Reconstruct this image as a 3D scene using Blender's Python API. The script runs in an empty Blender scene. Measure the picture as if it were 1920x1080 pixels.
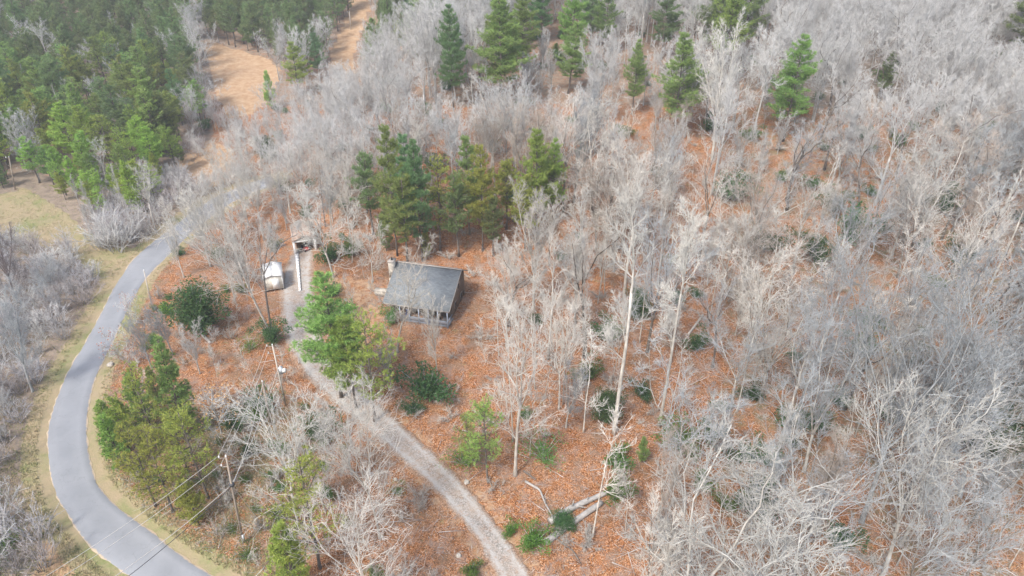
import bpy, math, random
import numpy as np
from mathutils import Vector

random.seed(7)
RNG = np.random.default_rng(11)
S = bpy.context.scene
C = S.collection

# ------------------------------------------------------------ camera
PITCH = math.radians(31.0)
CAM_H = 60.0
cd = bpy.data.cameras.new('camera')
cam = bpy.data.objects.new('camera', cd)
C.objects.link(cam)
cam.location = (0, 0, CAM_H)
cam.rotation_euler = (math.pi / 2 - PITCH, 0, 0)
cd.sensor_width = 36.0
cd.lens = 24.0
cd.clip_start = 0.5
cd.clip_end = 5000
S.camera = cam

# ------------------------------------------------------------ sky, sun, exposure
SUN_EL, SUN_AZ = 52.0, 215.0
w = bpy.data.worlds.new('World')
S.world = w
w.use_nodes = True
nt = w.node_tree
nt.nodes.clear()
sky = nt.nodes.new('ShaderNodeTexSky')
sky.sky_type = 'NISHITA'
sky.sun_disc = False
sky.sun_elevation = math.radians(SUN_EL)
sky.sun_rotation = math.radians(SUN_AZ)
sky.air_density = 1.0
sky.dust_density = 3.0
sky.ozone_density = 1.0
bg = nt.nodes.new('ShaderNodeBackground')
bg.inputs['Strength'].default_value = 0.12
wo = nt.nodes.new('ShaderNodeOutputWorld')
nt.links.new(sky.outputs[0], bg.inputs[0])
nt.links.new(bg.outputs[0], wo.inputs[0])
sl = bpy.data.lights.new('sun', 'SUN')
sl.energy = 1.5
sl.angle = math.radians(10)
sl.color = (1.0, 0.975, 0.93)
so = bpy.data.objects.new('sun', sl)
C.objects.link(so)
el, az = math.radians(SUN_EL), math.radians(SUN_AZ)
sd = Vector((math.sin(az) * math.cos(el), math.cos(az) * math.cos(el), math.sin(el)))
so.rotation_euler = sd.to_track_quat('Z', 'Y').to_euler()
so.location = (0, 0, 150)
S.view_settings.view_transform = 'Standard'
S.view_settings.look = 'None'
S.view_settings.exposure = 1.42
S.view_settings.gamma = 1
S.view_settings.use_curve_mapping = False
S.render.engine = 'CYCLES'
cy = S.cycles
cy.max_bounces = 5
cy.diffuse_bounces = 3
cy.glossy_bounces = 1
cy.transmission_bounces = 2
cy.transparent_max_bounces = 4
cy.volume_bounces = 1
cy.caustics_reflective = False
cy.caustics_refractive = False

# ------------------------------------------------------------ terrain and pixel helpers
def sm(a, b, x):
    t = np.clip((np.asarray(x, float) - a) / (b - a), 0, 1)
    return t * t * (3 - 2 * t)

def ramp(x, x0, k=8.0):
    d = (np.asarray(x, float) - x0) / k
    return k * np.where(d > 20, d, np.log1p(np.exp(np.minimum(d, 20))))

def H(x, y):
    x = np.asarray(x, float); y = np.asarray(y, float)
    r = 0.28 * ramp(y, 98) - 0.20 * ramp(y, 160) + 0.17 * ramp(y, 250, 15)
    l = 0.13 * ramp(y, 172) + 0.12 * ramp(y, 290, 15)
    s = sm(-58, -12, x)
    h = l * (1 - s) + r * s
    h = np.where(h > 30, 30 + 25 * np.tanh((h - 30) / 25), h)
    h = h + 0.5 * np.sin(x * .07 + 1.3) * np.sin(y * .06 + .4) + 0.25 * np.sin(x * .17 + y * .11)
    h = h - 1.5 * sm(-75, -110, x) * sm(120, 80, y)
    return h

CP, SP = math.cos(PITCH), math.sin(PITCH)
F = 1280.0
def ray(u, v):
    a = (u - 960) / F; b = (540 - v) / F
    return a, CP + b * SP, -SP + b * CP

def px(u, v, h=0.0):
    a, b, c = ray(u, v)
    t = 20.0
    while t < 1500:
        if CAM_H + c * t < float(H(a * t, b * t)) + h:
            break
        t += 1.0
    lo, hi = t - 1, t
    for _ in range(12):
        m = (lo + hi) / 2
        if CAM_H + c * m < float(H(a * m, b * m)) + h: hi = m
        else: lo = m
    x, y = a * hi, b * hi
    return Vector((x, y, float(H(x, y))))

def proj(x, y, z):
    dz = np.asarray(z, float) - CAM_H
    d = y * CP - dz * SP
    up = y * SP + dz * CP
    d = np.where(d < 1, 1, d)
    return 960 + F * x / d, 540 - F * up / d, d

def height_for(base, vtop):
    lo, hi = 0.3, 60.0
    for _ in range(24):
        m = (lo + hi) / 2
        _, v, _ = proj(base.x, base.y, base.z + m)
        if v > vtop: lo = m
        else: hi = m
    return lo

def inpoly(u, v, poly):
    u = np.asarray(u, float); v = np.asarray(v, float)
    r = np.zeros(np.broadcast(u, v).shape, bool)
    n = len(poly)
    for i in range(n):
        x1, y1 = poly[i]; x2, y2 = poly[(i + 1) % n]
        if y1 == y2: continue
        c = ((y1 > v) != (y2 > v)) & (u < (x2 - x1) * (v - y1) / (y2 - y1) + x1)
        r ^= c
    return r

def resample(pts, n):
    p = np.array([(q[0], q[1]) for q in pts], float)
    # catmull-rom densify
    P = np.vstack([2 * p[0] - p[1], p, 2 * p[-1] - p[-2]])
    out = []
    for i in range(1, len(P) - 2):
        for t in np.linspace(0, 1, 12, endpoint=False):
            a, b, c, d = P[i - 1], P[i], P[i + 1], P[i + 2]
            out.append(.5 * ((2 * b) + (-a + c) * t + (2 * a - 5 * b + 4 * c - d) * t * t + (-a + 3 * b - 3 * c + d) * t ** 3))
    out.append(p[-1]); q = np.array(out)
    L = np.r_[0, np.cumsum(np.hypot(*np.diff(q, axis=0).T))]
    s = np.linspace(0, L[-1], n)
    return np.c_[np.interp(s, L, q[:, 0]), np.interp(s, L, q[:, 1])]

def dist_poly(x, y, line):
    d = np.full(np.shape(x), 1e9)
    for (x1, y1), (x2, y2) in zip(line[:-1], line[1:]):
        vx, vy = x2 - x1, y2 - y1
        t = np.clip(((x - x1) * vx + (y - y1) * vy) / (vx * vx + vy * vy + 1e-9), 0, 1)
        d = np.minimum(d, np.hypot(x - x1 - t * vx, y - y1 - t * vy))
    return d

# ------------------------------------------------------------ materials
def rgb(r, g, b): return (r, g, b, 1)

class NM:
    def __init__(s, name, rough=.9, spec=.25):
        s.m = bpy.data.materials.new(name); s.m.use_nodes = True
        s.t = s.m.node_tree; s.n = s.t.nodes
        s.b = s.n['Principled BSDF']
        s.b.inputs['Roughness'].default_value = rough
        s.b.inputs['Specular IOR Level'].default_value = spec
        s.tc = s.n.new('ShaderNodeTexCoord')
    def link(s, a, b): s.t.links.new(a, b)
    def noise(s, scale, detail=4, rough=.6, vec=None, stretch=None):
        n = s.n.new('ShaderNodeTexNoise')
        n.inputs['Scale'].default_value = scale; n.inputs['Detail'].default_value = detail
        n.inputs['Roughness'].default_value = rough
        v = vec or s.tc.outputs['Object']
        if stretch:
            mp = s.n.new('ShaderNodeMapping'); mp.inputs['Scale'].default_value = stretch
            s.link(v, mp.inputs[0]); v = mp.outputs[0]
        s.link(v, n.inputs['Vector'])
        return n.outputs['Fac']
    def voro(s, scale, out='Color'):
        n = s.n.new('ShaderNodeTexVoronoi'); n.inputs['Scale'].default_value = scale
        s.link(s.tc.outputs['Object'], n.inputs['Vector'])
        return n.outputs[out]
    def ramp(s, fac, stops):
        r = s.n.new('ShaderNodeValToRGB'); e = r.color_ramp.elements
        while len(e) < len(stops): e.new(.5)
        for i, (p, c) in enumerate(stops):
            e[i].position = p; e[i].color = c
        s.link(fac, r.inputs[0]); return r.outputs[0]
    def mix(s, fac, a, b, mode='MIX'):
        n = s.n.new('ShaderNodeMix'); n.data_type = 'RGBA'; n.blend_type = mode
        for val, i in ((fac, 0), (a, 6), (b, 7)):
            if hasattr(val, 'links'): s.link(val, n.inputs[i])
            elif i == 0: n.inputs[0].default_value = val
            else: n.inputs[i].default_value = val
        return n.outputs[2]
    def math(s, op, a, b=0.0, clamp=False):
        n = s.n.new('ShaderNodeMath'); n.operation = op; n.use_clamp = clamp
        for val, i in ((a, 0), (b, 1)):
            if hasattr(val, 'links'): s.link(val, n.inputs[i])
            else: n.inputs[i].default_value = val
        return n.outputs[0]
    def attr(s, name):
        n = s.n.new('ShaderNodeAttribute'); n.attribute_name = name
        return n
    def obj(s):
        return s.n.new('ShaderNodeObjectInfo')
    def bump(s, fac, strength=.5, dist=.05):
        b = s.n.new('ShaderNodeBump'); b.inputs['Strength'].default_value = strength
        b.inputs['Distance'].default_value = dist
        s.link(fac, b.inputs['Height']); s.link(b.outputs[0], s.b.inputs['Normal'])
    def col(s, c):
        if hasattr(c, 'links'): s.link(c, s.b.inputs['Base Color'])
        else: s.b.inputs['Base Color'].default_value = c
        return s.m

def simple(name, c, rough=.7, var=.15, scale=6, spec=.3, stretch=None, metal=0):
    k = NM(name, rough, spec)
    f = k.noise(scale, 5, stretch=stretch)
    a = [x * (1 - var) for x in c[:3]] + [1]; b = [min(1, x * (1 + var)) for x in c[:3]] + [1]
    k.b.inputs['Metallic'].default_value = metal
    k.col(k.ramp(f, [(.3, a), (.7, b)]))
    return k.m

def bark_mat(name, lo, hi, scale=3.0):
    k = NM(name, .92, .15)
    f = k.noise(scale, 5, .65, stretch=(1, 1, .35))
    base = k.ramp(f, [(.28, lo), (.72, hi)])
    oi = k.obj()
    t = k.mix(1.0, base, oi.outputs['Color'], 'MULTIPLY')
    v = k.math('MULTIPLY_ADD', oi.outputs['Random'], .35); v.node.inputs[2].default_value = .82
    hsv = k.n.new('ShaderNodeHueSaturation'); k.link(t, hsv.inputs['Color']); k.link(v, hsv.inputs['Value'])
    return k.col(hsv.outputs[0])

def leaf_mat(name, lo, hi, scale=1.2, trans=.45):
    k = NM(name, .6, .25)
    f = k.noise(scale, 3, .6)
    f2 = k.noise(14, 2)
    base = k.ramp(k.math('ADD', k.math('MULTIPLY', f, .6), k.math('MULTIPLY', f2, .4)), [(.36, lo), (.64, hi)])
    oi = k.obj()
    t = k.mix(1.0, base, oi.outputs['Color'], 'MULTIPLY')
    hs = k.n.new('ShaderNodeHueSaturation')
    k.link(t, hs.inputs['Color'])
    hv = k.math('MULTIPLY_ADD', oi.outputs['Random'], .05); hv.node.inputs[2].default_value = .475
    k.link(hv, hs.inputs['Hue'])
    vv = k.math('MULTIPLY_ADD', oi.outputs['Random'], .3); vv.node.inputs[2].default_value = .84
    k.link(vv, hs.inputs['Value'])
    k.col(hs.outputs[0])
    tr = k.n.new('ShaderNodeBsdfTranslucent'); k.link(hs.outputs[0], tr.inputs[0])
    mx = k.n.new('ShaderNodeMixShader'); mx.inputs[0].default_value = trans
    k.link(k.b.outputs[0], mx.inputs[1]); k.link(tr.outputs[0], mx.inputs[2])
    k.link(mx.outputs[0], k.n['Material Output'].inputs['Surface'])
    return k.m

M = {}
M['bark'] = bark_mat('grey_bark', rgb(.20, .187, .17), rgb(.52, .50, .465))
M['twig'] = bark_mat('pale_twigs', rgb(.33, .322, .302), rgb(.61, .60, .575), 1.5)
M['bark_dark'] = bark_mat('dark_bark', rgb(.07, .058, .05), rgb(.20, .17, .145))
M['needle'] = leaf_mat('pine_needles', rgb(.12, .185, .06), rgb(.31, .40, .16))
M['broad'] = leaf_mat('evergreen_leaves', rgb(.04, .10, .035), rgb(.11, .20, .07), 2.0)
M['dead'] = leaf_mat('dry_leaves', rgb(.36, .16, .07), rgb(.62, .33, .18), 2.0, .3)
M['red'] = leaf_mat('red_buds', rgb(.30, .09, .06), rgb(.50, .20, .13), 2.0, .3)

# ------------------------------------------------------------ mesh helpers
class MB:
    def __init__(s): s.V = []; s.Q = []; s.T = []; s.n = 0
    def add(s, v, q=None, t=None):
        v = np.asarray(v, np.float32).reshape(-1, 3)
        if q is not None and len(q): s.Q.append(np.asarray(q, np.int64).reshape(-1, 4) + s.n)
        if t is not None and len(t): s.T.append(np.asarray(t, np.int64).reshape(-1, 3) + s.n)
        s.V.append(v); s.n += len(v)
    def tube(s, P, R, k=6, cap=True):
        P = np.asarray(P, float); R = np.asarray(R, float); n = len(P)
        T = np.gradient(P, axis=0); T /= np.linalg.norm(T, axis=1)[:, None] + 1e-9
        ref = np.array([1., 0, 0]) if abs(T[0][0]) < .8 else np.array([0, 1., 0])
        A = np.cross(T, ref); A /= np.linalg.norm(A, axis=1)[:, None] + 1e-9
        B = np.cross(T, A)
        th = np.linspace(0, 2 * np.pi, k, endpoint=False)
        V = P[:, None] + R[:, None, None] * (np.cos(th)[None, :, None] * A[:, None] + np.sin(th)[None, :, None] * B[:, None])
        i = np.arange(n - 1)[:, None] * k; j = np.arange(k)[None]; j2 = (j + 1) % k
        q = np.stack([i + j, i + j2, i + k + j2, i + k + j], -1).reshape(-1, 4)
        V = V.reshape(-1, 3); t = []
        if cap:
            V = np.vstack([V, P[:1], P[-1:]]); a, b = n * k, n * k + 1
            for z in range(k):
                z2 = (z + 1) % k
                t.append((a, z2, z)); t.append((b, (n - 1) * k + z, (n - 1) * k + z2))
        s.add(V, q, t)
    def cones(s, A, B, ra, rb=None, k=3):
        A = np.asarray(A, float).reshape(-1, 3); B = np.asarray(B, float).reshape(-1, 3)
        if not len(A): return
        n = len(A); D = B - A; D /= np.linalg.norm(D, axis=1)[:, None] + 1e-9
        ref = np.where(np.abs(D[:, 2:3]) > .9, np.array([[1., 0, 0]]), np.array([[0, 0, 1.]]))
        X = np.cross(D, ref); X /= np.linalg.norm(X, axis=1)[:, None] + 1e-9
        Y = np.cross(D, X)
        th = np.linspace(0, 2 * np.pi, k, endpoint=False)
        ring = np.cos(th)[None, :, None] * X[:, None] + np.sin(th)[None, :, None] * Y[:, None]
        ra = np.broadcast_to(np.asarray(ra, float), (n,))
        j = np.arange(k); j2 = (j + 1) % k
        if rb is None:
            V = np.concatenate([A[:, None] + ring * ra[:, None, None], B[:, None]], 1)
            base = (np.arange(n) * (k + 1))[:, None]
            t = np.stack([base + j, base + j2, base + k + 0 * j], -1)
            s.add(V, None, t)
        else:
            rb = np.broadcast_to(np.asarray(rb, float), (n,))
            V = np.concatenate([A[:, None] + ring * ra[:, None, None], B[:, None] + ring * rb[:, None, None]], 1)
            base = (np.arange(n) * 2 * k)[:, None]
            q = np.stack([base + j, base + j2, base + k + j2, base + k + j], -1)
            s.add(V, q)
    def blades(s, A, D, W, wid):
        """flat triangles from A along D, half width wid along W"""
        n = len(A)
        V = np.stack([A - W * wid, A + W * wid, A + D], 1)
        s.add(V, None, np.arange(n * 3).reshape(-1, 3))
    def leaves(s, A, D, W, wid):
        n = len(A)
        V = np.stack([A, A + D * .5 - W * wid, A + D, A + D * .5 + W * wid], 1)
        s.add(V, np.arange(n * 4).reshape(-1, 4))
    def box(s, c, d, rz=0.0, taper=1.0):
        x, y, z = d[0] / 2, d[1] / 2, d[2] / 2
        v = np.array([(-x, -y, -z), (x, -y, -z), (x, y, -z), (-x, y, -z), (-x * taper, -y * taper, z), (x * taper, -y * taper, z), (x * taper, y * taper, z), (-x * taper, y * taper, z)])
        cs, sn = math.cos(rz), math.sin(rz)
        v = np.c_[v[:, 0] * cs - v[:, 1] * sn, v[:, 0] * sn + v[:, 1] * cs, v[:, 2]] + np.array(c)
        s.add(v, [(0, 3, 2, 1), (4, 5, 6, 7), (0, 1, 5, 4), (1, 2, 6, 5), (2, 3, 7, 6), (3, 0, 4, 7)])
    def prism(s, poly, a, b):
        """poly: list of 3D points (one face); extruded by vector"""
        p = np.array(poly, float); e = np.array(b, float) - np.array(a, float); n = len(p)
        V = np.vstack([p, p + e])
        q = [(i, (i + 1) % n, n + (i + 1) % n, n + i) for i in range(n)]
        t = [(0, i + 1, i) for i in range(1, n - 1)] + [(n, n + i, n + i + 1) for i in range(1, n - 1)]
        s.add(V, q, t)
    def mesh(s, name, mat, smooth=False):
        me = bpy.data.meshes.new(name)
        V = np.concatenate(s.V)
        Q = np.concatenate(s.Q) if s.Q else np.zeros((0, 4), np.int64)
        T = np.concatenate(s.T) if s.T else np.zeros((0, 3), np.int64)
        nl = Q.size + T.size; nf = len(Q) + len(T)
        me.vertices.add(len(V)); me.vertices.foreach_set('co', V.ravel())
        me.loops.add(nl); me.loops.foreach_set('vertex_index', np.r_[Q.ravel(), T.ravel()].astype(np.int32))
        me.polygons.add(nf)
        me.polygons.foreach_set('loop_start', np.r_[np.arange(len(Q)) * 4, Q.size + np.arange(len(T)) * 3].astype(np.int32))
        if smooth: me.polygons.foreach_set('use_smooth', np.ones(nf, bool))
        me.update(calc_edges=True)
        if mat: me.materials.append(mat)
        return me

def link(name, me, parent=None, **kw):
    o = bpy.data.objects.new(name, me); C.objects.link(o)
    if parent: o.parent = parent
    for k, v in kw.items(): o[k] = v
    return o

def empty(name, loc, rz=0, **kw):
    o = bpy.data.objects.new(name, None); C.objects.link(o)
    o.location = loc; o.rotation_euler = (0, 0, rz); o.empty_display_size = .5
    for k, v in kw.items(): o[k] = v
    return o

def unit(a):
    return a / (np.linalg.norm(a, axis=-1, keepdims=True) + 1e-9)

# ------------------------------------------------------------ ROAD, DRIVE outlines (photo outlines dropped on the terrain)
road_L = [(505, 330), (460, 345), (425, 360), (400, 371), (365, 393), (330, 420), (290, 450), (250, 485), (232, 510), (212, 540), (187, 590), (160, 640), (130, 690), (108, 740), (92, 790), (88, 830), (92, 880), (105, 930), (130, 970), (160, 1015), (200, 1052), (240, 1080), (330, 1140), (450, 1190)]
road_R = [(520, 345), (478, 360), (447, 374), (425, 386), (395, 408), (360, 435), (320, 475), (280, 515), (262, 540), (235, 590), (212, 640), (190, 685), (175, 720), (166, 765), (163, 810), (168, 855), (180, 900), (205, 935), (240, 965), (290, 1000), (340, 1040), (400, 1080), (470, 1115), (560, 1150)]
drive_L = [(548, 470), (522, 520), (519, 560), (522, 600), (530, 640), (550, 680), (582, 720), (630, 765), (690, 812), (748, 862), (795, 905), (852, 965), (892, 1015), (925, 1080), (960, 1140)]
drive_R = [(590, 470), (592, 510), (598, 560), (604, 605), (618, 650), (645, 695), (690, 735), (738, 775), (790, 825), (858, 888), (912, 955), (960, 1018), (1003, 1080), (1040, 1140)]
W2 = lambda L: [tuple(px(*p)[:2]) for p in L]
NR, ND = 170, 130
rL, rR = resample(W2(road_L), NR), resample(W2(road_R), NR)
dL, dR = resample(W2(drive_L), ND), resample(W2(drive_R), ND)
rC, dC = (rL + rR) / 2, (dL + dR) / 2

clearing1 = [(380, 72), (440, 92), (500, 110), (528, 130), (510, 180), (472, 215), (425, 220), (400, 160)]
clearing2 = [(335, 300), (385, 262), (440, 280), (450, 335), (395, 352), (345, 340)]
dirt_lane = [(616, 150), (618, 100), (638, 60), (655, 20), (668, -30), (704, -30), (692, 15), (682, 48), (668, 80), (660, 150)]
field = [(-60, 375), (50, 352), (120, 395), (150, 425), (205, 465), (300, 462), (232, 520), (205, 545), (175, 520), (150, 490), (60, 455), (-60, 440)]
yard = [(600, 520), (700, 520), (720, 600), (680, 640), (610, 610)]
yard2 = [(850, 570), (905, 520), (960, 560), (960, 600), (900, 620)]

def zones(x, y):
    """material masks at a ground point: verge grass, tan dirt, grey thicket floor, green-brown bank"""
    z = H(x, y)
    u, v, d = proj(x, y, z)
    dr = dist_poly(x, y, rC[::3])
    dd = dist_poly(x, y, dC[::4])
    return u, v, d, dr, dd

# ------------------------------------------------------------ GROUND
def ground():
    na, nr = 420, 430
    ang = np.radians(np.linspace(-72, 72, na))
    rr = np.geomspace(8, 1200, nr)
    A, R = np.meshgrid(ang, rr)
    X = R * np.sin(A); Y = R * np.cos(A)
    Z = H(X, Y)
    u, v, d, dr, dd = zones(X, Y)
    rough = 0.10 * np.sin(X * 1.3 + 2 * np.sin(Y * .7)) * np.sin(Y * 1.1 + 1.5 * np.sin(X * .9)) + .06 * RNG.standard_normal(X.shape)
    keep = sm(3.0, 5.5, dr) * sm(2.2, 4.5, dd)
    Z2 = Z + rough * keep
    # small bank on the upper side of the drive, ditch on the lower
    Z2 = Z2 - 0.10 * (1 - sm(2.3, 4.2, dr)) - .10 * (1 - sm(1.6, 3.4, dd))
    V = np.stack([X, Y, Z2], -1).reshape(-1, 3)
    i = np.arange(nr - 1)[:, None] * na; j = np.arange(na - 1)[None]
    q = np.stack([i + j + 1, i + j, i + na + j, i + na + j + 1], -1).reshape(-1, 4)
    mb = MB(); mb.add(V, q)
    k = NM('woodland_floor', .95, .1)
    leafy = k.voro(10.5)                       # leaf-sized random colours
    sep = k.n.new('ShaderNodeSeparateColor'); k.link(leafy, sep.inputs[0])
    n1, n2, n3 = k.noise(.09, 5, .65), k.noise(.6, 5, .7), k.noise(3.0, 4, .7)
    litter = k.ramp(sep.outputs[0], [(0, rgb(.065, .03, .015)), (.25, rgb(.19, .074, .026)), (.55, rgb(.35, .145, .054)), (.82, rgb(.45, .225, .11)), (1, rgb(.54, .39, .28))])
    tone = k.ramp(n1, [(.3, rgb(.66, .66, .66)), (.45, rgb(1, 1, 1)), (.6, rgb(1, .95, .9)), (.72, rgb(.92, .80, .72))])
    litter = k.mix(1, litter, tone, 'MULTIPLY')
    litter = k.mix(k.ramp(n2, [(.47, rgb(0, 0, 0)), (.64, rgb(.75, .75, .75))]), litter, rgb(.29, .215, .17))
    litter = k.mix(k.ramp(k.noise(.22, 6, .75), [(.50, rgb(0, 0, 0)), (.62, rgb(.6, .6, .6))]), litter, rgb(.215, .15, .10))
    litter = k.mix(k.ramp(k.noise(.4, 6, .8), [(.60, rgb(0, 0, 0)), (.67, rgb(.6, .6, .6))]), litter, rgb(.20, .21, .10))
    litter = k.mix(k.ramp(n3, [(.60, rgb(0, 0, 0)), (.75, rgb(.45, .45, .45))]), litter, rgb(.12, .07, .045))
    grass = k.mix(k.ramp(n2, [(.38, rgb(0, 0, 0)), (.62, rgb(1, 1, 1))]), rgb(.20, .235, .085), rgb(.33, .275, .165))
    grass = k.mix(k.ramp(sep.outputs[1], [(.1, rgb(0, 0, 0)), (.9, rgb(.55, .55, .55))]), grass, rgb(.21, .18, .085))
    grass = k.mix(k.ramp(n1, [(.40, rgb(0, 0, 0)), (.55, rgb(.7, .7, .7))]), grass, rgb(.36, .27, .175))
    dirt = k.mix(k.ramp(n2, [(.35, rgb(0, 0, 0)), (.7, rgb(1, 1, 1))]), rgb(.36, .215, .12), rgb(.50, .36, .235))
    dirt = k.mix(k.ramp(n3, [(.48, rgb(0, 0, 0)), (.72, rgb(.6, .6, .6))]), dirt, rgb(.33, .225, .11))
    grey = k.mix(k.ramp(n2, [(.35, rgb(0, 0, 0)), (.65, rgb(1, 1, 1))]), rgb(.155, .125, .10), rgb(.30, .245, .19))
    grey = k.mix(k.ramp(sep.outputs[2], [(.3, rgb(0, 0, 0)), (1, rgb(.5, .5, .5))]), grey, rgb(.33, .23, .16))
    bank = k.mix(k.ramp(k.noise(.35, 5, .7), [(.42, rgb(0, 0, 0)), (.6, rgb(1, 1, 1))]), litter, rgb(.185, .16, .095))
    def fac(name):
        a = k.attr(name).outputs['Fac']
        s1 = k.math('ADD', a, k.math('MULTIPLY', k.math('SUBTRACT', k.noise(.8, 5, .75), .5), 1.1))
        r = k.n.new('ShaderNodeMapRange'); r.interpolation_type = 'SMOOTHSTEP'
        r.inputs['From Min'].default_value = .35; r.inputs['From Max'].default_value = .65
        k.link(s1, r.inputs['Value']); return r.outputs[0]
    c = k.mix(fac('bank'), litter, bank)
    c = k.mix(fac('grey'), c, grey)
    c = k.mix(fac('dirt'), c, dirt)
    c = k.mix(fac('grass'), c, grass)
    k.col(c)
    k.bump(sep.outputs[0], .7, .10)
    me = mb.mesh('ground', k.m, True)
    def put(name, arr):
        a = me.attributes.new(name, 'FLOAT', 'POINT')
        a.data.foreach_set('value', np.clip(arr, 0, 1).astype(np.float32).ravel())
    # which side of the road: u smaller than the road's left edge
    vr = np.array([p[1] for p in road_L]); ur = np.array([p[0] for p in road_L])
    leftside = (u < np.interp(v, vr, ur)) & (v > 330)
    inr = (~leftside)
    gm = np.where(leftside, 1 - sm(3.9, 5.8, dr), (1 - sm(3.6, 5.2, dr)) * .9)
    gm = np.maximum(gm, inpoly(u, v, field) * 1.0)
    gm = np.maximum(gm, .62 * (leftside & (v > 860)) * sm(60, 0, u - 40) * 0)
    put('grass', gm)
    dm = np.maximum.reduce([inpoly(u, v, clearing1) * 1.0, inpoly(u, v, clearing2) * 1.0, inpoly(u, v, dirt_lane) * 1.0,
                            inpoly(u, v, yard) * .5, inpoly(u, v, yard2) * .3, inr * (1 - sm(3.3, 4.6, dr)) * .75,
                            inpoly(u, v, [(90, 960), (130, 990), (240, 1100), (60, 1100)]) * .8,
                            (1 - sm(2.5, 4.0, dd)) * .45])
    put('dirt', dm)
    put('grey', np.where(leftside, .85, 0) + 0.62 * ((u < 400) & (v < 330)) + .55 * ((u >= 400) & (v < 200)) + .35 * ((u > 1500) & (v < 330)))
    put('bank', np.where(inr & (u < 560) & (v > 540), .38 + .62 * sm(720, 830, v), 0) * (dd > 4) + 0.5 * ((u > 1350)) )
    link('ground', me, kind='structure')
ground()

def strip(name, a, b, n, lift, mat, cross=8, jag=0.0, crown=0.0):
    rows = []
    ed = []
    for i in range(n):
        j1, j2 = (random.uniform(-jag, jag) for _ in range(2))
        d = b[i] - a[i]; Lw = np.hypot(*d)
        for c in range(cross + 1):
            t = c / cross
            if c == 0: t -= j1 / Lw
            if c == cross: t += j2 / Lw
            p = a[i] + d * t
            edge = (c == 0 or c == cross)
            rows.append((p[0], p[1], float(H(*p)) + lift + crown * (1 - (2 * t - 1) ** 2) - (0.12 if edge else 0)))
            ed.append(min(t, 1 - t) * 2)
    cN = cross + 1
    i = np.arange(n - 1)[:, None] * cN; j = np.arange(cross)[None]
    q = np.stack([i + j, i + j + 1, i + cN + j + 1, i + cN + j], -1).reshape(-1, 4)
    mb = MB(); mb.add(np.array(rows), q)
    me = mb.mesh(name, mat, True)
    if me.polygons[0].normal.z < 0: me.flip_normals()
    at = me.attributes.new('edge', 'FLOAT', 'POINT'); at.data.foreach_set('value', np.array(ed, np.float32))
    return link(name, me, kind='structure')

k = NM('weathered_asphalt', .85, .3)
f1 = k.noise(.25, 4, .6); f2 = k.noise(18, 3, .8); f3 = k.noise(1.3, 5, .7)
ca = k.mix(k.ramp(f1, [(.35, rgb(0, 0, 0)), (.65, rgb(1, 1, 1))]), rgb(.20, .208, .218), rgb(.245, .252, .262))
ca = k.mix(k.ramp(f2, [(.35, rgb(0, 0, 0)), (.7, rgb(.4, .4, .4))]), ca, rgb(.22, .222, .225))
wheel = k.ramp(k.attr('edge').outputs['Fac'], [(0, rgb(.0, .0, .0)), (.18, rgb(.1, .1, .1)), (.42, rgb(.25, .25, .25)), (.62, rgb(.1, .1, .1)), (.9, rgb(.02, .02, .02))])
ca = k.mix(wheel, ca, rgb(.31, .313, .32))
ca = k.mix(k.ramp(k.noise(.9, 6, .8), [(.55, rgb(0, 0, 0)), (.75, rgb(.35, .35, .35))]), ca, rgb(.15, .152, .158))
eg = k.math('ADD', k.attr('edge').outputs['Fac'], k.math('MULTIPLY', f3, .26))
ca = k.mix(k.ramp(eg, [(.13, rgb(1, 1, 1)), (.20, rgb(0, 0, 0))]), ca, rgb(.44, .34, .23))
cr = k.n.new('ShaderNodeTexVoronoi'); cr.feature = 'DISTANCE_TO_EDGE'; cr.inputs['Scale'].default_value = .22
wp = k.n.new('ShaderNodeVectorMath'); nzv = k.n.new('ShaderNodeTexNoise'); nzv.inputs['Scale'].default_value = .7; nzv.inputs['Detail'].default_value = 5
k.link(k.tc.outputs['Object'], nzv.inputs['Vector'])
wp.operation = 'MULTIPLY_ADD'; k.link(nzv.outputs['Color'], wp.inputs[0]); wp.inputs[1].default_value = (3, 3, 3); k.link(k.tc.outputs['Object'], wp.inputs[2])
k.link(wp.outputs[0], cr.inputs['Vector'])
ca = k.mix(k.ramp(cr.outputs['Distance'], [(0, rgb(.25, .25, .25)), (.010, rgb(0, 0, 0))]), ca, rgb(.10, .10, .105))
k.col(ca); k.bump(f2, .3, .01)
strip('road', rL, rR, NR, .05, k.m, 10, .18, .06)

k = NM('gravel', .95, .15)
g = k.voro(9); sg = k.n.new('ShaderNodeSeparateColor'); k.link(g, sg.inputs[0])
gc = k.ramp(sg.outputs[0], [(0, rgb(.18, .16, .14)), (.5, rgb(.30, .275, .245)), (1, rgb(.43, .40, .365))])
gc = k.mix(k.ramp(k.noise(.5, 5, .7), [(.4, rgb(0, 0, 0)), (.65, rgb(.7, .7, .7))]), gc, rgb(.36, .29, .23))
gc = k.mix(k.ramp(k.attr('edge').outputs['Fac'], [(.30, rgb(0, 0, 0)), (.46, rgb(.7, .7, .7)), (.6, rgb(.5, .5, .5)), (.8, rgb(0, 0, 0))]), gc, rgb(.42, .40, .37))
lf = k.ramp(k.voro(9), [(0, rgb(.10, .055, .03)), (.5, rgb(.27, .155, .09)), (1, rgb(.42, .29, .20))])
e2 = k.math('ADD', k.attr('edge').outputs['Fac'], k.math('MULTIPLY', k.math('SUBTRACT', k.noise(.7, 6, .8), .5), 1.1))
gc = k.mix(k.ramp(e2, [(.08, rgb(1, 1, 1)), (.34, rgb(0, 0, 0))]), gc, lf)
gc = k.mix(k.ramp(k.noise(1.6, 6, .85), [(.50, rgb(0, 0, 0)), (.64, rgb(.75, .75, .75))]), gc, lf)
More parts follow.
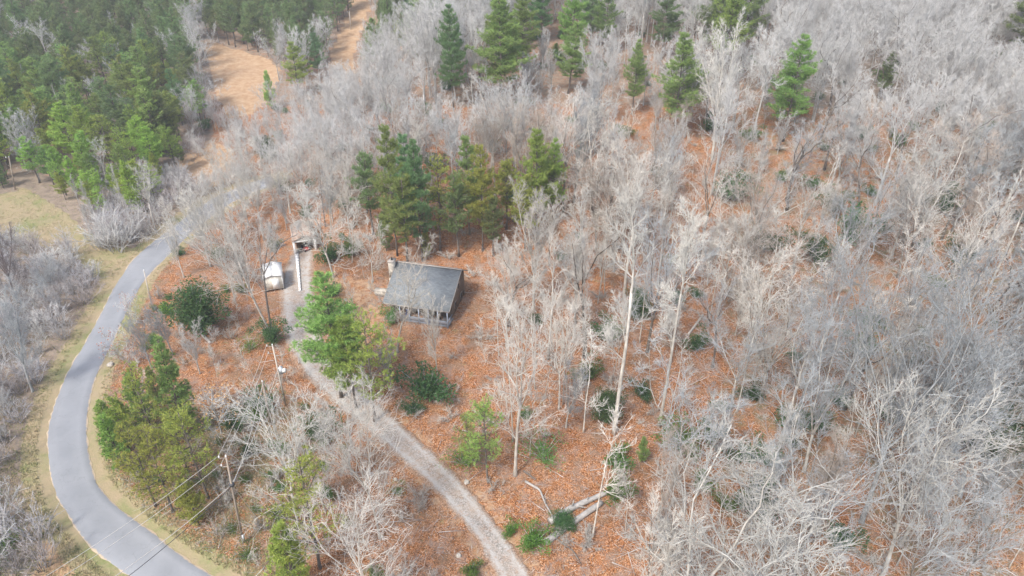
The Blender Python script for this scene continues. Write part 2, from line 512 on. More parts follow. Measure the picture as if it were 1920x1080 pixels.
k.col(gc); k.bump(sg.outputs[0], .5, .04)
strip('driveway', dL, dR, ND, .04, k.m, 10, .35)

# ------------------------------------------------------------ TREE GENERATORS
def rperp(d):
    r = RNG.standard_normal(3); r -= d * r.dot(d)
    return r / (np.linalg.norm(r) + 1e-9)

def polyline(p, d, L, n, wob, trop):
    P = [np.array(p, float)]; D = [d]
    for i in range(n):
        d = d + RNG.standard_normal(3) * wob + np.array([0, 0, trop])
        d = d / np.linalg.norm(d)
        P.append(P[-1] + d * L / n); D.append(d)
    return np.array(P), np.array(D)

def bare(Ht=22, clear=.5, leaders=3, lead_ang=.3, limbs=7, limb_len=.42, wob=.12, spread=.9, r0=.24, lean=.03, dens=1.0, subs=6, leaves=None, fine=3, twr=.0135):
    tr, cr = MB(), MB()
    lf = MB() if leaves else None
    d0 = np.array([RNG.normal(0, lean), RNG.normal(0, lean), 1.]); d0 /= np.linalg.norm(d0)
    nT = 9
    P, D = polyline((0, 0, -.3), d0, clear * Ht + .3, nT, wob * .16, .02)
    R = np.linspace(r0, r0 * .62, nT + 1); R[0] = r0 * 1.45; R[1] = r0 * 1.08
    tr.tube(P, R, 8)
    segA, segB, sra, srb = [], [], [], []
    tipA, tipB, tipr = [], [], []
    lvl3 = []
    def limb(p, d, L, r, lvl):
        n = {1: 7, 2: 5, 3: 3}[lvl]
        Pp, Dd = polyline(p, d, L, n, wob * (1, 1.3, 1.5)[lvl - 1], {1: .10, 2: .06, 3: .03}[lvl])
        Rr = np.linspace(r, max(r * .28, twr * 1.3), n + 1)
        if lvl <= 2:
            (tr if lvl == 1 else cr).tube(Pp, Rr, 5 if lvl == 1 else 4, False)
        else:
            segA.extend(Pp[:-1]); segB.extend(Pp[1:]); sra.extend(Rr[:-1]); srb.extend(Rr[1:])
        return Pp, Dd, Rr
    top = P[-1]
    starts = []
    for k_ in range(leaders):
        a = 0 if leaders == 1 else lead_ang * RNG.uniform(.5, 1.3)
        phi = 2 * math.pi * (k_ + RNG.uniform(-.25, .25)) / leaders
        d = unit(D[-1] * math.cos(a) + np.array([math.cos(phi), math.sin(phi), 0]) * math.sin(a))
        starts.append((top, d, (1 - clear) * Ht / max(math.cos(a), .6) * RNG.uniform(.8, 1.02), r0 * .62 * (1 if leaders == 1 else .72)))
    for q in range(2):                                   # a couple of low limbs on the trunk
        ii = RNG.integers(5, nT); phi = RNG.uniform(0, 6.28)
        d = unit(np.array([math.cos(phi), math.sin(phi), RNG.uniform(.3, .9)]))
        starts.append((P[ii], d, Ht * RNG.uniform(.08, .18), r0 * .25))
    for (p, d, L, r) in starts:
        P1, D1, R1 = limb(p, d, L, r, 1)
        nl = max(3, int(limbs * min(1.3, L / (.5 * Ht * (1 - clear) + 1e-6) * .6 + .4)))
        for t in np.linspace(.12, .97, nl):
            i = min(int(t * 7), 6); pp = P1[i] + (P1[i + 1] - P1[i]) * (t * 7 - i)
            a = RNG.uniform(.5, .95) * spread
            d2 = unit(D1[i] * math.cos(a) + rperp(D1[i]) * math.sin(a) + np.array([0, 0, .12]))
            L2 = Ht * (1 - clear) * limb_len * (1 - .55 * t) * RNG.uniform(.7, 1.2)
            P2, D2, R2 = limb(pp, d2, L2, max(R1[i] * .55, .03), 2)
            ns = max(3, int(subs * dens * RNG.uniform(.8, 1.25)))
            for t2 in np.linspace(.18, 1, ns):
                i2 = min(int(t2 * 5), 4); p3 = P2[i2] + (P2[i2 + 1] - P2[i2]) * (t2 * 5 - i2)
                a = RNG.uniform(.4, .9)
                d3 = unit(D2[i2] * math.cos(a) + rperp(D2[i2]) * math.sin(a) + np.array([0, 0, .15]))
                L3 = L2 * .5 * (1 - .45 * t2) * RNG.uniform(.7, 1.3)
                P3, D3, R3 = limb(p3, d3, L3, max(R2[i2] * .5, .022), 3)
                m = max(3, int(6 * dens))
                tt = RNG.uniform(.15, 1, m) * 3
                ii = np.minimum(tt.astype(int), 2); q = P3[ii] + (P3[ii + 1] - P3[ii]) * (tt - ii)[:, None]
                dd_ = unit(D3[ii] * .8 + RNG.standard_normal((m, 3)) * .55 + np.array([0, 0, .18]))
                l4 = L3 * RNG.uniform(.3, .6, m)[:, None] + .15
                e4 = q + dd_ * l4
                segA.extend(q); segB.extend(e4); sra.extend([twr * 1.1] * m); srb.extend([twr * .7] * m)
                fa = np.repeat(q, fine, 0) + np.repeat(dd_ * l4, fine, 0) * RNG.uniform(.3, 1, (m * fine, 1))
                fd = unit(np.repeat(dd_, fine, 0) + RNG.standard_normal((m * fine, 3)) * .5 + np.array([0, 0, .12]))
                fe = fa + fd * RNG.uniform(.25, .7, (m * fine, 1))
                tipA.append(fa); tipB.append(fe)
                if leaves:
                    sel = RNG.random(len(fe)) < leaves
                    c = fe[sel]
                    lf.leaves(c, unit(RNG.standard_normal(c.shape)) * .22, unit(RNG.standard_normal(c.shape)), .07)
    cr.cones(segA, segB, sra, srb)
    if tipA:
        A_ = np.vstack(tipA); cr.cones(A_, np.vstack(tipB), twr * .85)
    return tr, cr, lf

def pine(Ht=20, base=.25, width=.19, whorl=.75, nb=5, up=.25, droop=.0, dens=12, blade=.34, wid=.035, clump=.5, irregular=.2, r0=.22, top_pow=.8):
    tr, cr, ft = MB(), MB(), MB()
    n = 10
    zz = np.linspace(-.3, Ht * .98, n + 1)
    ox = np.cumsum(RNG.normal(0, .05, n + 1)); oy = np.cumsum(RNG.normal(0, .05, n + 1))
    ox -= ox[0]; oy -= oy[0]
    P = np.c_[ox, oy, zz]
    R = np.linspace(r0, .03, n + 1); R[0] *= 1.3
    tr.tube(P, R, 7)
    cx = lambda z: np.array([np.interp(z, zz, ox), np.interp(z, zz, oy), z])
    z = base * Ht
    A, B, ra, rb = [], [], [], []
    TP = []; TD = []
    z1 = base * Ht
    while z < Ht * .985:
        f = (z - z1) / (Ht - z1)
        prof = (1 - f) ** top_pow * min(1, .45 + 2.2 * f)
        for b_ in range(nb + RNG.integers(-1, 2)):
            L = Ht * width * prof * RNG.uniform(1 - irregular * 1.6, 1 + irregular) + .35
            ph = RNG.uniform(0, 6.283)
            upx = up + .55 * f + RNG.normal(0, .09)
            d = unit(np.array([math.cos(ph), math.sin(ph), upx]))
            p0 = cx(z + RNG.uniform(-.2, .2) * whorl)
            p1 = p0 + d * L * .55
            d2 = unit(d + np.array([0, 0, .22 - droop]))
            p2 = p1 + d2 * L * .45
            A += [p0, p1]; B += [p1, p2]; r = .02 + .012 * L
            ra += [r, r * .6]; rb += [r * .6, .012]
            nt_ = max(3, int(L * dens))
            s = .30 + .72 * RNG.random(nt_) ** .75
            # clumping along the limb
            s = s + clump * .09 * np.sin(s * 24 + RNG.uniform(0, 6))
            side = np.array([-math.sin(ph), math.cos(ph), 0])
            wmax = L * .30 * np.sin(np.clip((s - .12) / 1.0, 0, 1) * math.pi) + .12
            lat = RNG.uniform(-1, 1, nt_) * wmax
            q = p0 + np.outer(np.minimum(s, .55), d * L) + np.outer(np.maximum(s - .55, 0), d2 * L)
            q = q + np.outer(lat, side) + np.c_[np.zeros(nt_), np.zeros(nt_), RNG.normal(.04, .09, nt_) * (1 + .25 * L)]
            TP.append(q); TD.append(np.tile(unit(d + np.array([0, 0, .35])), (nt_, 1)) + np.outer(np.sign(lat) * .5, side))
            # side twigs that carry the tufts
            m = min(nt_, 6); A += list(p0 + np.outer(np.minimum(s[:m] * .8, .55), d * L)); B += list(q[:m]); ra += [.016] * m; rb += [.01] * m
        z += whorl * RNG.uniform(.75, 1.25)
    cr.cones(A, B, ra, rb)
    TP = np.vstack(TP); TD = np.vstack(TD); kk = 6
    c = np.repeat(TP, kk, 0)
    dirs = unit(np.repeat(unit(TD), kk, 0) * .75 + RNG.standard_normal((len(c), 3)) * .62 + np.array([0, 0, .22]))
    W = unit(np.cross(dirs, RNG.standard_normal(dirs.shape)))
    ft.blades(c, dirs * (blade * RNG.uniform(.7, 1.25, (len(c), 1))), W, wid)
    return tr, cr, ft

def bush(Rx=1.6, Hh=2.2, n=2600, leaf=.2, wid=.05, stems=9, mat=None, conic=0.0, lump=1.0):
    st, ft = MB(), MB()
    A, B, ra, rb = [], [], [], []
    lumps = []
    for i in range(stems):
        ph = RNG.uniform(0, 6.28); rr_ = Rx * RNG.uniform(.1, .85); h = Hh * RNG.uniform(.35, 1) * (1 - conic * rr_ / Rx)
        p = np.array([0, 0, -.1]); m = np.array([math.cos(ph) * rr_ * .4, math.sin(ph) * rr_ * .4, h * .5]); e = np.array([math.cos(ph) * rr_, math.sin(ph) * rr_, h])
        A += [p, m]; B += [m, e]; ra += [.035, .025]; rb += [.025, .012]
        lumps.append((e * np.array([1, 1, .85]), Rx * RNG.uniform(.28, .5) * lump))
        lumps.append((m, Rx * RNG.uniform(.25, .4) * lump))
    st.cones(A, B, ra, rb, 4)
    per = n // len(lumps)
    for (c, r) in lumps:
        d = unit(RNG.standard_normal((per, 3))) * (r * RNG.random((per, 1)) ** .4)
        q = c + d * np.array([1, 1, .8]); q[:, 2] = np.maximum(q[:, 2], .03)
        dr_ = unit(d + RNG.standard_normal(q.shape) * .6 * r + np.array([0, 0, .15]))
        ft.leaves(q, dr_ * leaf * RNG.uniform(.7, 1.3, (per, 1)), unit(np.cross(dr_, RNG.standard_normal(q.shape))), wid)
    return st, ft

def thicket(Hh=3.0, Rr=1.6, stems=16, fine=5, twr=.014):
    st = MB(); cr = MB()
    A, B, ra, rb = [], [], [], []; tA, tB = [], []
    for i in range(stems):
        ph = RNG.uniform(0, 6.28); t = RNG.uniform(.1, 1)
        p = np.array([math.cos(ph) * Rr * .3 * t, math.sin(ph) * Rr * .3 * t, -.1])
        d = unit(np.array([math.cos(ph) * t * Rr / Hh, math.sin(ph) * t * Rr / Hh, 1]))
        P, D = polyline(p, d, Hh * RNG.uniform(.6, 1.05), 5, .13, .0)
        st.tube(P, np.linspace(.035, .014, 6), 4, False)
        for j in range(8):
            s = RNG.uniform(.2, 1) * 5; k_ = min(int(s), 4); q = P[k_] + (P[k_ + 1] - P[k_]) * (s - k_)
            d2 = unit(D[k_] + RNG.standard_normal(3) * .55 + np.array([0, 0, .2])); L = RNG.uniform(.4, 1.1) * Hh / 3
            e = q + d2 * L; A.append(q); B.append(e); ra.append(twr); rb.append(twr * .7)
            f = q + (e - q) * RNG.uniform(.2, 1, (fine, 1))
            tA.append(f); tB.append(f + unit(d2 + RNG.standard_normal((fine, 3)) * .6) * RNG.uniform(.2, .6, (fine, 1)))
    cr.cones(A, B, ra, rb); cr.cones(np.vstack(tA), np.vstack(tB), twr * .8)
    return st, cr

# ---- prototype meshes (shared by all copies)
PROTO = {}
def reg(kind, parts, Ht):
    """parts: list of (part name, mesh)"""
    PROTO.setdefault(kind, []).append((Ht, parts))

def reg_bare(kind, dark=False, leafmat=None, **kw):
    tr, cr, lf = bare(**kw)
    bm = M['bark_dark'] if dark else M['bark']
    L = [('trunk', tr.mesh('trunk', bm, True)), ('crown', cr.mesh('crown', M['twig'], False))]
    if lf: L.append(('foliage', lf.mesh('foliage', leafmat)))
    reg(kind, L, kw['Ht'])

for i in range(4): reg_bare('dome', Ht=22, clear=RNG.uniform(.40, .50), leaders=3 + i % 2, lead_ang=.38, limbs=6, limb_len=.52, wob=.13, r0=.25, subs=5, spread=1.0)
for i in range(3): reg_bare('tall', Ht=28, clear=RNG.uniform(.58, .66), leaders=1 + i % 2, lead_ang=.16, limbs=13, limb_len=.36, wob=.08, lean=.01, r0=.24, subs=6, spread=1.1)
for i in range(3): reg_bare('crooked', Ht=18, clear=RNG.uniform(.28, .38), leaders=4, lead_ang=.62, limbs=6, limb_len=.45, wob=.24, r0=.21, subs=7, spread=1.1, lean=.06)
for i in range(3): reg_bare('vase', Ht=20, clear=RNG.uniform(.25, .36), leaders=5, lead_ang=.26, limbs=7, limb_len=.30, wob=.08, r0=.24, subs=6, spread=.75)
for i in range(3): reg_bare('slim', Ht=17, clear=RNG.uniform(.55, .68), leaders=1, limbs=9, limb_len=.36, wob=.09, r0=.10, subs=4, dens=.8, fine=3, lean=.03, twr=.012, spread=1.1)
for i in range(3): reg_bare('lacy', Ht=20, clear=RNG.uniform(.34, .44), leaders=4, lead_ang=.45, limbs=8, limb_len=.52, wob=.15, r0=.2, subs=6, dens=1.0, fine=2, spread=1.0, twr=.012)
for i in range(2): reg_bare('oakdark', dark=True, Ht=22, clear=.5, leaders=3, lead_ang=.4, limbs=6, limb_len=.45, wob=.2, r0=.30, subs=6)
for i in range(4): reg_bare('sapling', Ht=11, clear=RNG.uniform(.35, .55), leaders=1, limbs=8, limb_len=.34, wob=.12, r0=.07, subs=4, dens=.7, fine=3, lean=.07, twr=.013)
for i in range(2): reg_bare('beech', leafmat=M['dead'], leaves=.75, Ht=8, clear=.2, leaders=1, limbs=8, limb_len=.5, wob=.1, r0=.08, subs=4, dens=.8, fine=3, twr=.012, spread=1.2)
for i in range(1): reg_bare('redbud', leafmat=M['red'], leaves=.25, Ht=6, clear=.15, leaders=3, lead_ang=.5, limbs=6, limb_len=.5, wob=.15, r0=.06, subs=4, dens=.8, fine=3, twr=.013)

def reg_pine(kind, **kw):
    tr, cr, ft = pine(**kw)
    reg(kind, [('trunk', tr.mesh('trunk', M['bark_dark'], True)), ('crown', cr.mesh('crown', M['bark_dark'])), ('foliage', ft.mesh('foliage', M['needle']))], kw['Ht'])
for i in range(3): reg_pine('white_pine', Ht=22, base=.26, width=.215, whorl=1.05, nb=7, up=.14, dens=14, blade=.50, wid=.045, irregular=.36, clump=1.6, top_pow=.78)
for i in range(4): reg_pine('field_pine', Ht=15, base=.33, width=.22, whorl=.60, nb=5, up=.22, dens=13, blade=.36, wid=.045, irregular=.5, top_pow=.6, clump=1.5)
for i in range(2): reg_pine('young_pine', Ht=9, base=.10, width=.22, whorl=.45, nb=5, up=.35, dens=13, blade=.32, wid=.04, irregular=.3, r0=.11)
for i in range(2): reg_pine('thin_pine', Ht=14, base=.25, width=.25, whorl=.95, nb=5, up=.14, dens=9.5, blade=.36, wid=.035, irregular=.6, top_pow=.6, r0=.15)
for i in range(1): reg_pine('spire', Ht=14, base=.12, width=.15, whorl=.42, nb=5, up=.30, dens=12, blade=.30, wid=.04, irregular=.3, r0=.14)

def reg_bush(kind, mat, Ht, **kw):
    st, ft = bush(**kw)
    reg(kind, [('stem', st.mesh('stem', M['bark'])), ('foliage', ft.mesh('foliage', mat))], Ht)
for i in range(3): reg_bush('laurel', M['broad'], 2.2, Rx=1.9, Hh=2.2, n=2300, stems=15, leaf=.17, wid=.045, lump=.6)
reg_bush('loose', M['broad'], 2.2, Rx=2.2, Hh=2.0, n=900, stems=14, leaf=.17, wid=.04, lump=.7)
for i in range(2): reg_bush('holly', M['broad'], 7, Rx=2.5, Hh=6.6, n=9000, stems=22, leaf=.24, wid=.06, conic=.35)
for i in range(3):
    st, cr = thicket(3.0 + .3 * i, 1.7)
    st2, cr2 = thicket(1.6, 1.6, stems=9, fine=5)
    reg('brush', [('stem', st2.mesh('stem', M['bark'])), ('crown', cr2.mesh('crown', M['twig']))], 1.6)
    reg('thicket', [('stem', st.mesh('stem', M['bark'])), ('crown', cr.mesh('crown', M['twig']))], 3.0)

NAMES = dict(loose='evergreen_shrub', slim='bare_tree', brush='low_brush', dome='bare_tree', lacy='bare_tree', tall='bare_tree', crooked='bare_tree', vase='bare_tree', oakdark='bare_tree', sapling='sapling', beech='beech_sapling', redbud='red_shrub',
             white_pine='pine_tree', field_pine='pine_tree', young_pine='pine_tree', thin_pine='pine_tree', spire='pine_tree', laurel='evergreen_shrub', holly='holly_tree', thicket='bare_shrub')
CATS = dict(low_brush='shrub', bare_tree='tree', sapling='sapling', beech_sapling='sapling', red_shrub='shrub', pine_tree='pine tree', evergreen_shrub='shrub', holly_tree='tree', bare_shrub='shrub')
PLACED = []
def plant(kind, loc, Ht, label, group=None, tint=(1, 1, 1), wide=1.0, var=None, rz=None, tilt=(0, 0), hand=False, twig_tint=None):
    H0, parts = PROTO[kind][(var if var is not None else random.randrange(99)) % len(PROTO[kind])]
    s = Ht / H0
    root = empty(NAMES[kind], loc, rz if rz is not None else random.uniform(0, 6.28))
    root.rotation_euler = (tilt[0], tilt[1], root.rotation_euler.z)
    root.scale = (s * wide, s * wide, s)
    root['label'] = label; root['category'] = CATS[NAMES[kind]]
    if group: root['group'] = group
    for n, me in parts:
        o = bpy.data.objects.new(n, me); C.objects.link(o); o.parent = root
        t = twig_tint if (twig_tint and n in ('crown', 'foliage')) else tint
        if n != 'foliage' and any(m_[0] == 'foliage' for m_ in parts): t = (1, 1, 1)
        o.color = (*t, 1)
    PLACED.append((loc[0], loc[1], kind, hand))
    return root

# ------------------------------------------------------------ HAND-PLACED TREES (base u, base v, top v)
def hp(kind, u, v, vt, label, **kw):
    b = px(u, v)
    return plant(kind, (b.x, b.y, b.z - .05), height_for(b, vt), label, hand=True, **kw)

PALE, WARM, COOL, TAN = (1.22, 1.2, 1.14), (1.12, 1.07, 1.0), (.76, .81, .85), (1.1, 1.03, .93)
BT = [
 ('vase', 395, 500, 345, 'white fan-shaped tree inside the road above the dense evergreen', dict(tint=PALE, var=0)),
 ('lacy', 440, 560, 400, 'pale fine twigged tree between the dense evergreen and the shed', dict(tint=PALE, var=1, wide=.8)),
 ('vase', 345, 520, 400, 'thin pale tree inside the road near the pale roadside pole', dict(tint=PALE, var=2, wide=.8)),
 ('crooked', 468, 425, 300, 'white tree arching over the far end of the road', dict(tint=PALE, var=2)),
 ('lacy', 400, 475, 350, 'pale tree overhanging the road where it vanishes', dict(tint=WARM, var=0, wide=.85)),
 ('lacy', 495, 450, 285, 'white crowned tree uphill of the shed', dict(tint=PALE, var=2, wide=.85)),
 ('crooked', 545, 400, 250, 'white tree directly uphill of the carport roof', dict(tint=PALE, var=0)),
 ('lacy', 660, 460, 300, 'pale tree between the carport and the pine clump', dict(tint=WARM, var=1, wide=.9)),
 ('vase', 475, 380, 255, 'pale upright tree beyond the far road end', dict(tint=PALE, var=1)),
 ('vase', 285, 690, 590, 'grey twiggy small tree above the pointed pine', dict(tint=COOL, var=0, wide=1.1)),
 ('vase', 325, 665, 575, 'grey small tree beside the dense evergreen', dict(tint=COOL, var=1, wide=1.1)),
 ('vase', 375, 700, 610, 'thin grey small tree on the leaf bank', dict(tint=(1, .97, .95), var=2, wide=1.0)),
 ('vase', 610, 960, 850, 'low tangled grey tree behind the yellow green pine', dict(tint=WARM, var=2, wide=1.2)),
 ('dome', 966, 892, 570, 'tall pale tree with egg-shaped crown standing downhill of the cabin', dict(tint=WARM, var=0, wide=.8)),
 ('tall', 1152, 812, 345, 'very tall thin white trunk rising from the orange slope', dict(tint=PALE, var=0, wide=.9)),
 ('tall', 1236, 800, 390, 'very straight pale trunk on the open orange slope', dict(tint=PALE, var=1, wide=.8)),
 ('tall', 1075, 640, 350, 'slim pale tree uphill of the two white trunks', dict(tint=WARM, var=2)),
 ('dome', 1170, 560, 300, 'broad pale crown above the orange slope east of the cabin', dict(tint=WARM, var=1)),
 ('vase', 1000, 585, 355, 'pale fan-shaped tree just uphill of the cabin roof', dict(tint=WARM, var=0)),
 ('dome', 950, 650, 470, 'cream twigged tree beside the cabin porch', dict(tint=WARM, var=2)),
 ('dome', 1556, 552, 360, 'bare tree with thick grey lower trunk beside green laurels', dict(tint=COOL, var=3)),
 ('dome', 1640, 385, 160, 'bare tree with broad grey crown above the upper leaf slope', dict(var=2)),
 ('oakdark', 1610, 400, 235, 'dark trunked leaning oak on the upper leaf slope', dict(var=0, tilt=(0, .13))),
 ('oakdark', 1475, 395, 225, 'dark trunked tree between the upper pine and the laurels', dict(var=1, tilt=(0, .06))),
 ('crooked', 1722, 492, 240, 'white crooked tree forked low with spreading limbs', dict(tint=PALE, var=0)),
 ('crooked', 1395, 500, 300, 'white crooked tree with bright limbs above the laurels', dict(tint=PALE, var=1)),
 ('vase', 1335, 300, 55, 'large fan-shaped pale tree among the upper pines', dict(tint=PALE, var=1)),
 ('lacy', 512, 632, 335, 'large grey tree leaning beside the white shed', dict(tint=WARM, var=2, tilt=(0, -.22), wide=.75)),
 ('oakdark', 508, 622, 400, 'dark twin stem growing against the leaning grey tree', dict(var=1, tilt=(0, -.1), wide=.7)),
 ('crooked', 745, 660, 480, 'bare tree with pale limbs reaching over the cabin roof', dict(tint=TAN, var=0, tilt=(0, -.05))),
 ('crooked', 698, 530, 400, 'small white limbed tree beside the stone chimney', dict(tint=PALE, var=1, wide=.8)),
 ('crooked', 625, 520, 330, 'pale tree behind the carport with wide limbs', dict(tint=PALE, var=2)),
 ('vase', 430, 450, 320, 'pale fan-shaped tree overhanging the paved road', dict(tint=PALE, var=2)),
 ('dome', 292, 432, 312, 'pale round crowned tree on the outer side of the road', dict(tint=PALE, var=0)),
 ('crooked', 405, 335, 240, 'white spreading tree by the tan clearing edge', dict(tint=PALE, var=0)),
 ('vase', 240, 275, 205, 'lone white bare tree amid the pine stand', dict(tint=PALE, var=0)),
 ('tall', 130, 260, 160, 'white dead snag rising through the pine stand', dict(tint=PALE, var=2, wide=.3)),
 ('vase', 62, 735, 545, 'pale tree standing in the grey roadside thicket', dict(tint=COOL, var=1, wide=.9)),
 ('vase', 30, 560, 400, 'dark stemmed bare tree at the edge of the grassy field', dict(tint=(.6, .5, .5), var=2, tilt=(0, .1))),
 ('tall', 172, 450, 325, 'slender white twin trunk beside the grassy field', dict(tint=PALE, var=0, wide=.5)),
 ('tall', 185, 445, 340, 'second slender white trunk beside the grassy field', dict(tint=PALE, var=1, wide=.5)),
 ('tall', 245, 430, 310, 'slender pale trunk before the young pines', dict(tint=PALE, var=2, wide=.5)),
 ('lacy', 560, 985, 745, 'grey tree with drooping fine twigs between wires and driveway', dict(tint=PALE, var=0, tilt=(0, -.05), wide=.95)),
 ('lacy', 712, 1010, 750, 'bare tree whose fine crown covers the lower driveway edge', dict(tint=WARM, var=3, wide=.8)),
 ('crooked', 660, 890, 740, 'white twisted tree just below the big pine', dict(tint=PALE, var=1)),
 ('vase', 820, 700, 560, 'slender multi stemmed tree on the leaf slope below the porch', dict(tint=WARM, var=0, wide=.7)),
 ('lacy', 700, 1160, 930, 'bare tree spreading over leaves at the driveway foot', dict(tint=WARM, var=0)),
 ('lacy', 1615, 980, 560, 'very large grey tree with wide fine crown', dict(tint=COOL, var=1, wide=.9)),
 ('lacy', 1500, 760, 520, 'tall grey tree with straight trunk and fan of twigs', dict(tint=COOL, var=0, wide=.85)),
 ('lacy', 1700, 880, 500, 'wide domed tree with the thickest grey twig crown', dict(tint=COOL, var=3)),
 ('crooked', 1800, 930, 640, 'twisted grey tree with pale elbows in its limbs', dict(tint=COOL, var=2)),
 ('lacy', 1650, 1090, 760, 'twisted pale tree in front of the very large grey tree', dict(tint=PALE, var=0)),
 ('crooked', 1290, 1230, 860, 'white twisted tree with wide limbs beyond the fallen logs', dict(tint=PALE, var=1, wide=1.2)),
 ('crooked', 1440, 1200, 850, 'large pale tree with forked white limbs', dict(tint=PALE, var=2, wide=1.15)),
 ('dome', 1545, 640, 420, 'pale tree uphill of the tall grey tree', dict(var=2)),
 ('oakdark', 1335, 690, 500, 'dark stem in the middle of the orange slope', dict(var=0, wide=.8)),
 ('dome', 1345, 590, 400, 'grey crowned tree over the upper orange slope', dict(tint=WARM, var=3)),
 ('dome', 1250, 470, 290, 'warm grey crown in front of the upper pines', dict(tint=WARM, var=0)),
 ('crooked', 1090, 430, 190, 'broad crown of pale limbs below the ridge pines', dict(tint=WARM, var=2)),
 ('crooked', 920, 330, 150, 'bare tree with bold pale limbs in front of the tall ridge pine', dict(tint=WARM, var=0)),
]
for kd, u, v, vt, lb, kw in BT:
    kw['twig_tint'] = tuple(c_ * (.80 if v > 850 and u > 1000 else .88) for c_ in kw.get('tint', (1, 1, 1)))
    hp(kd, u, v, vt, lb, group=None, **kw)

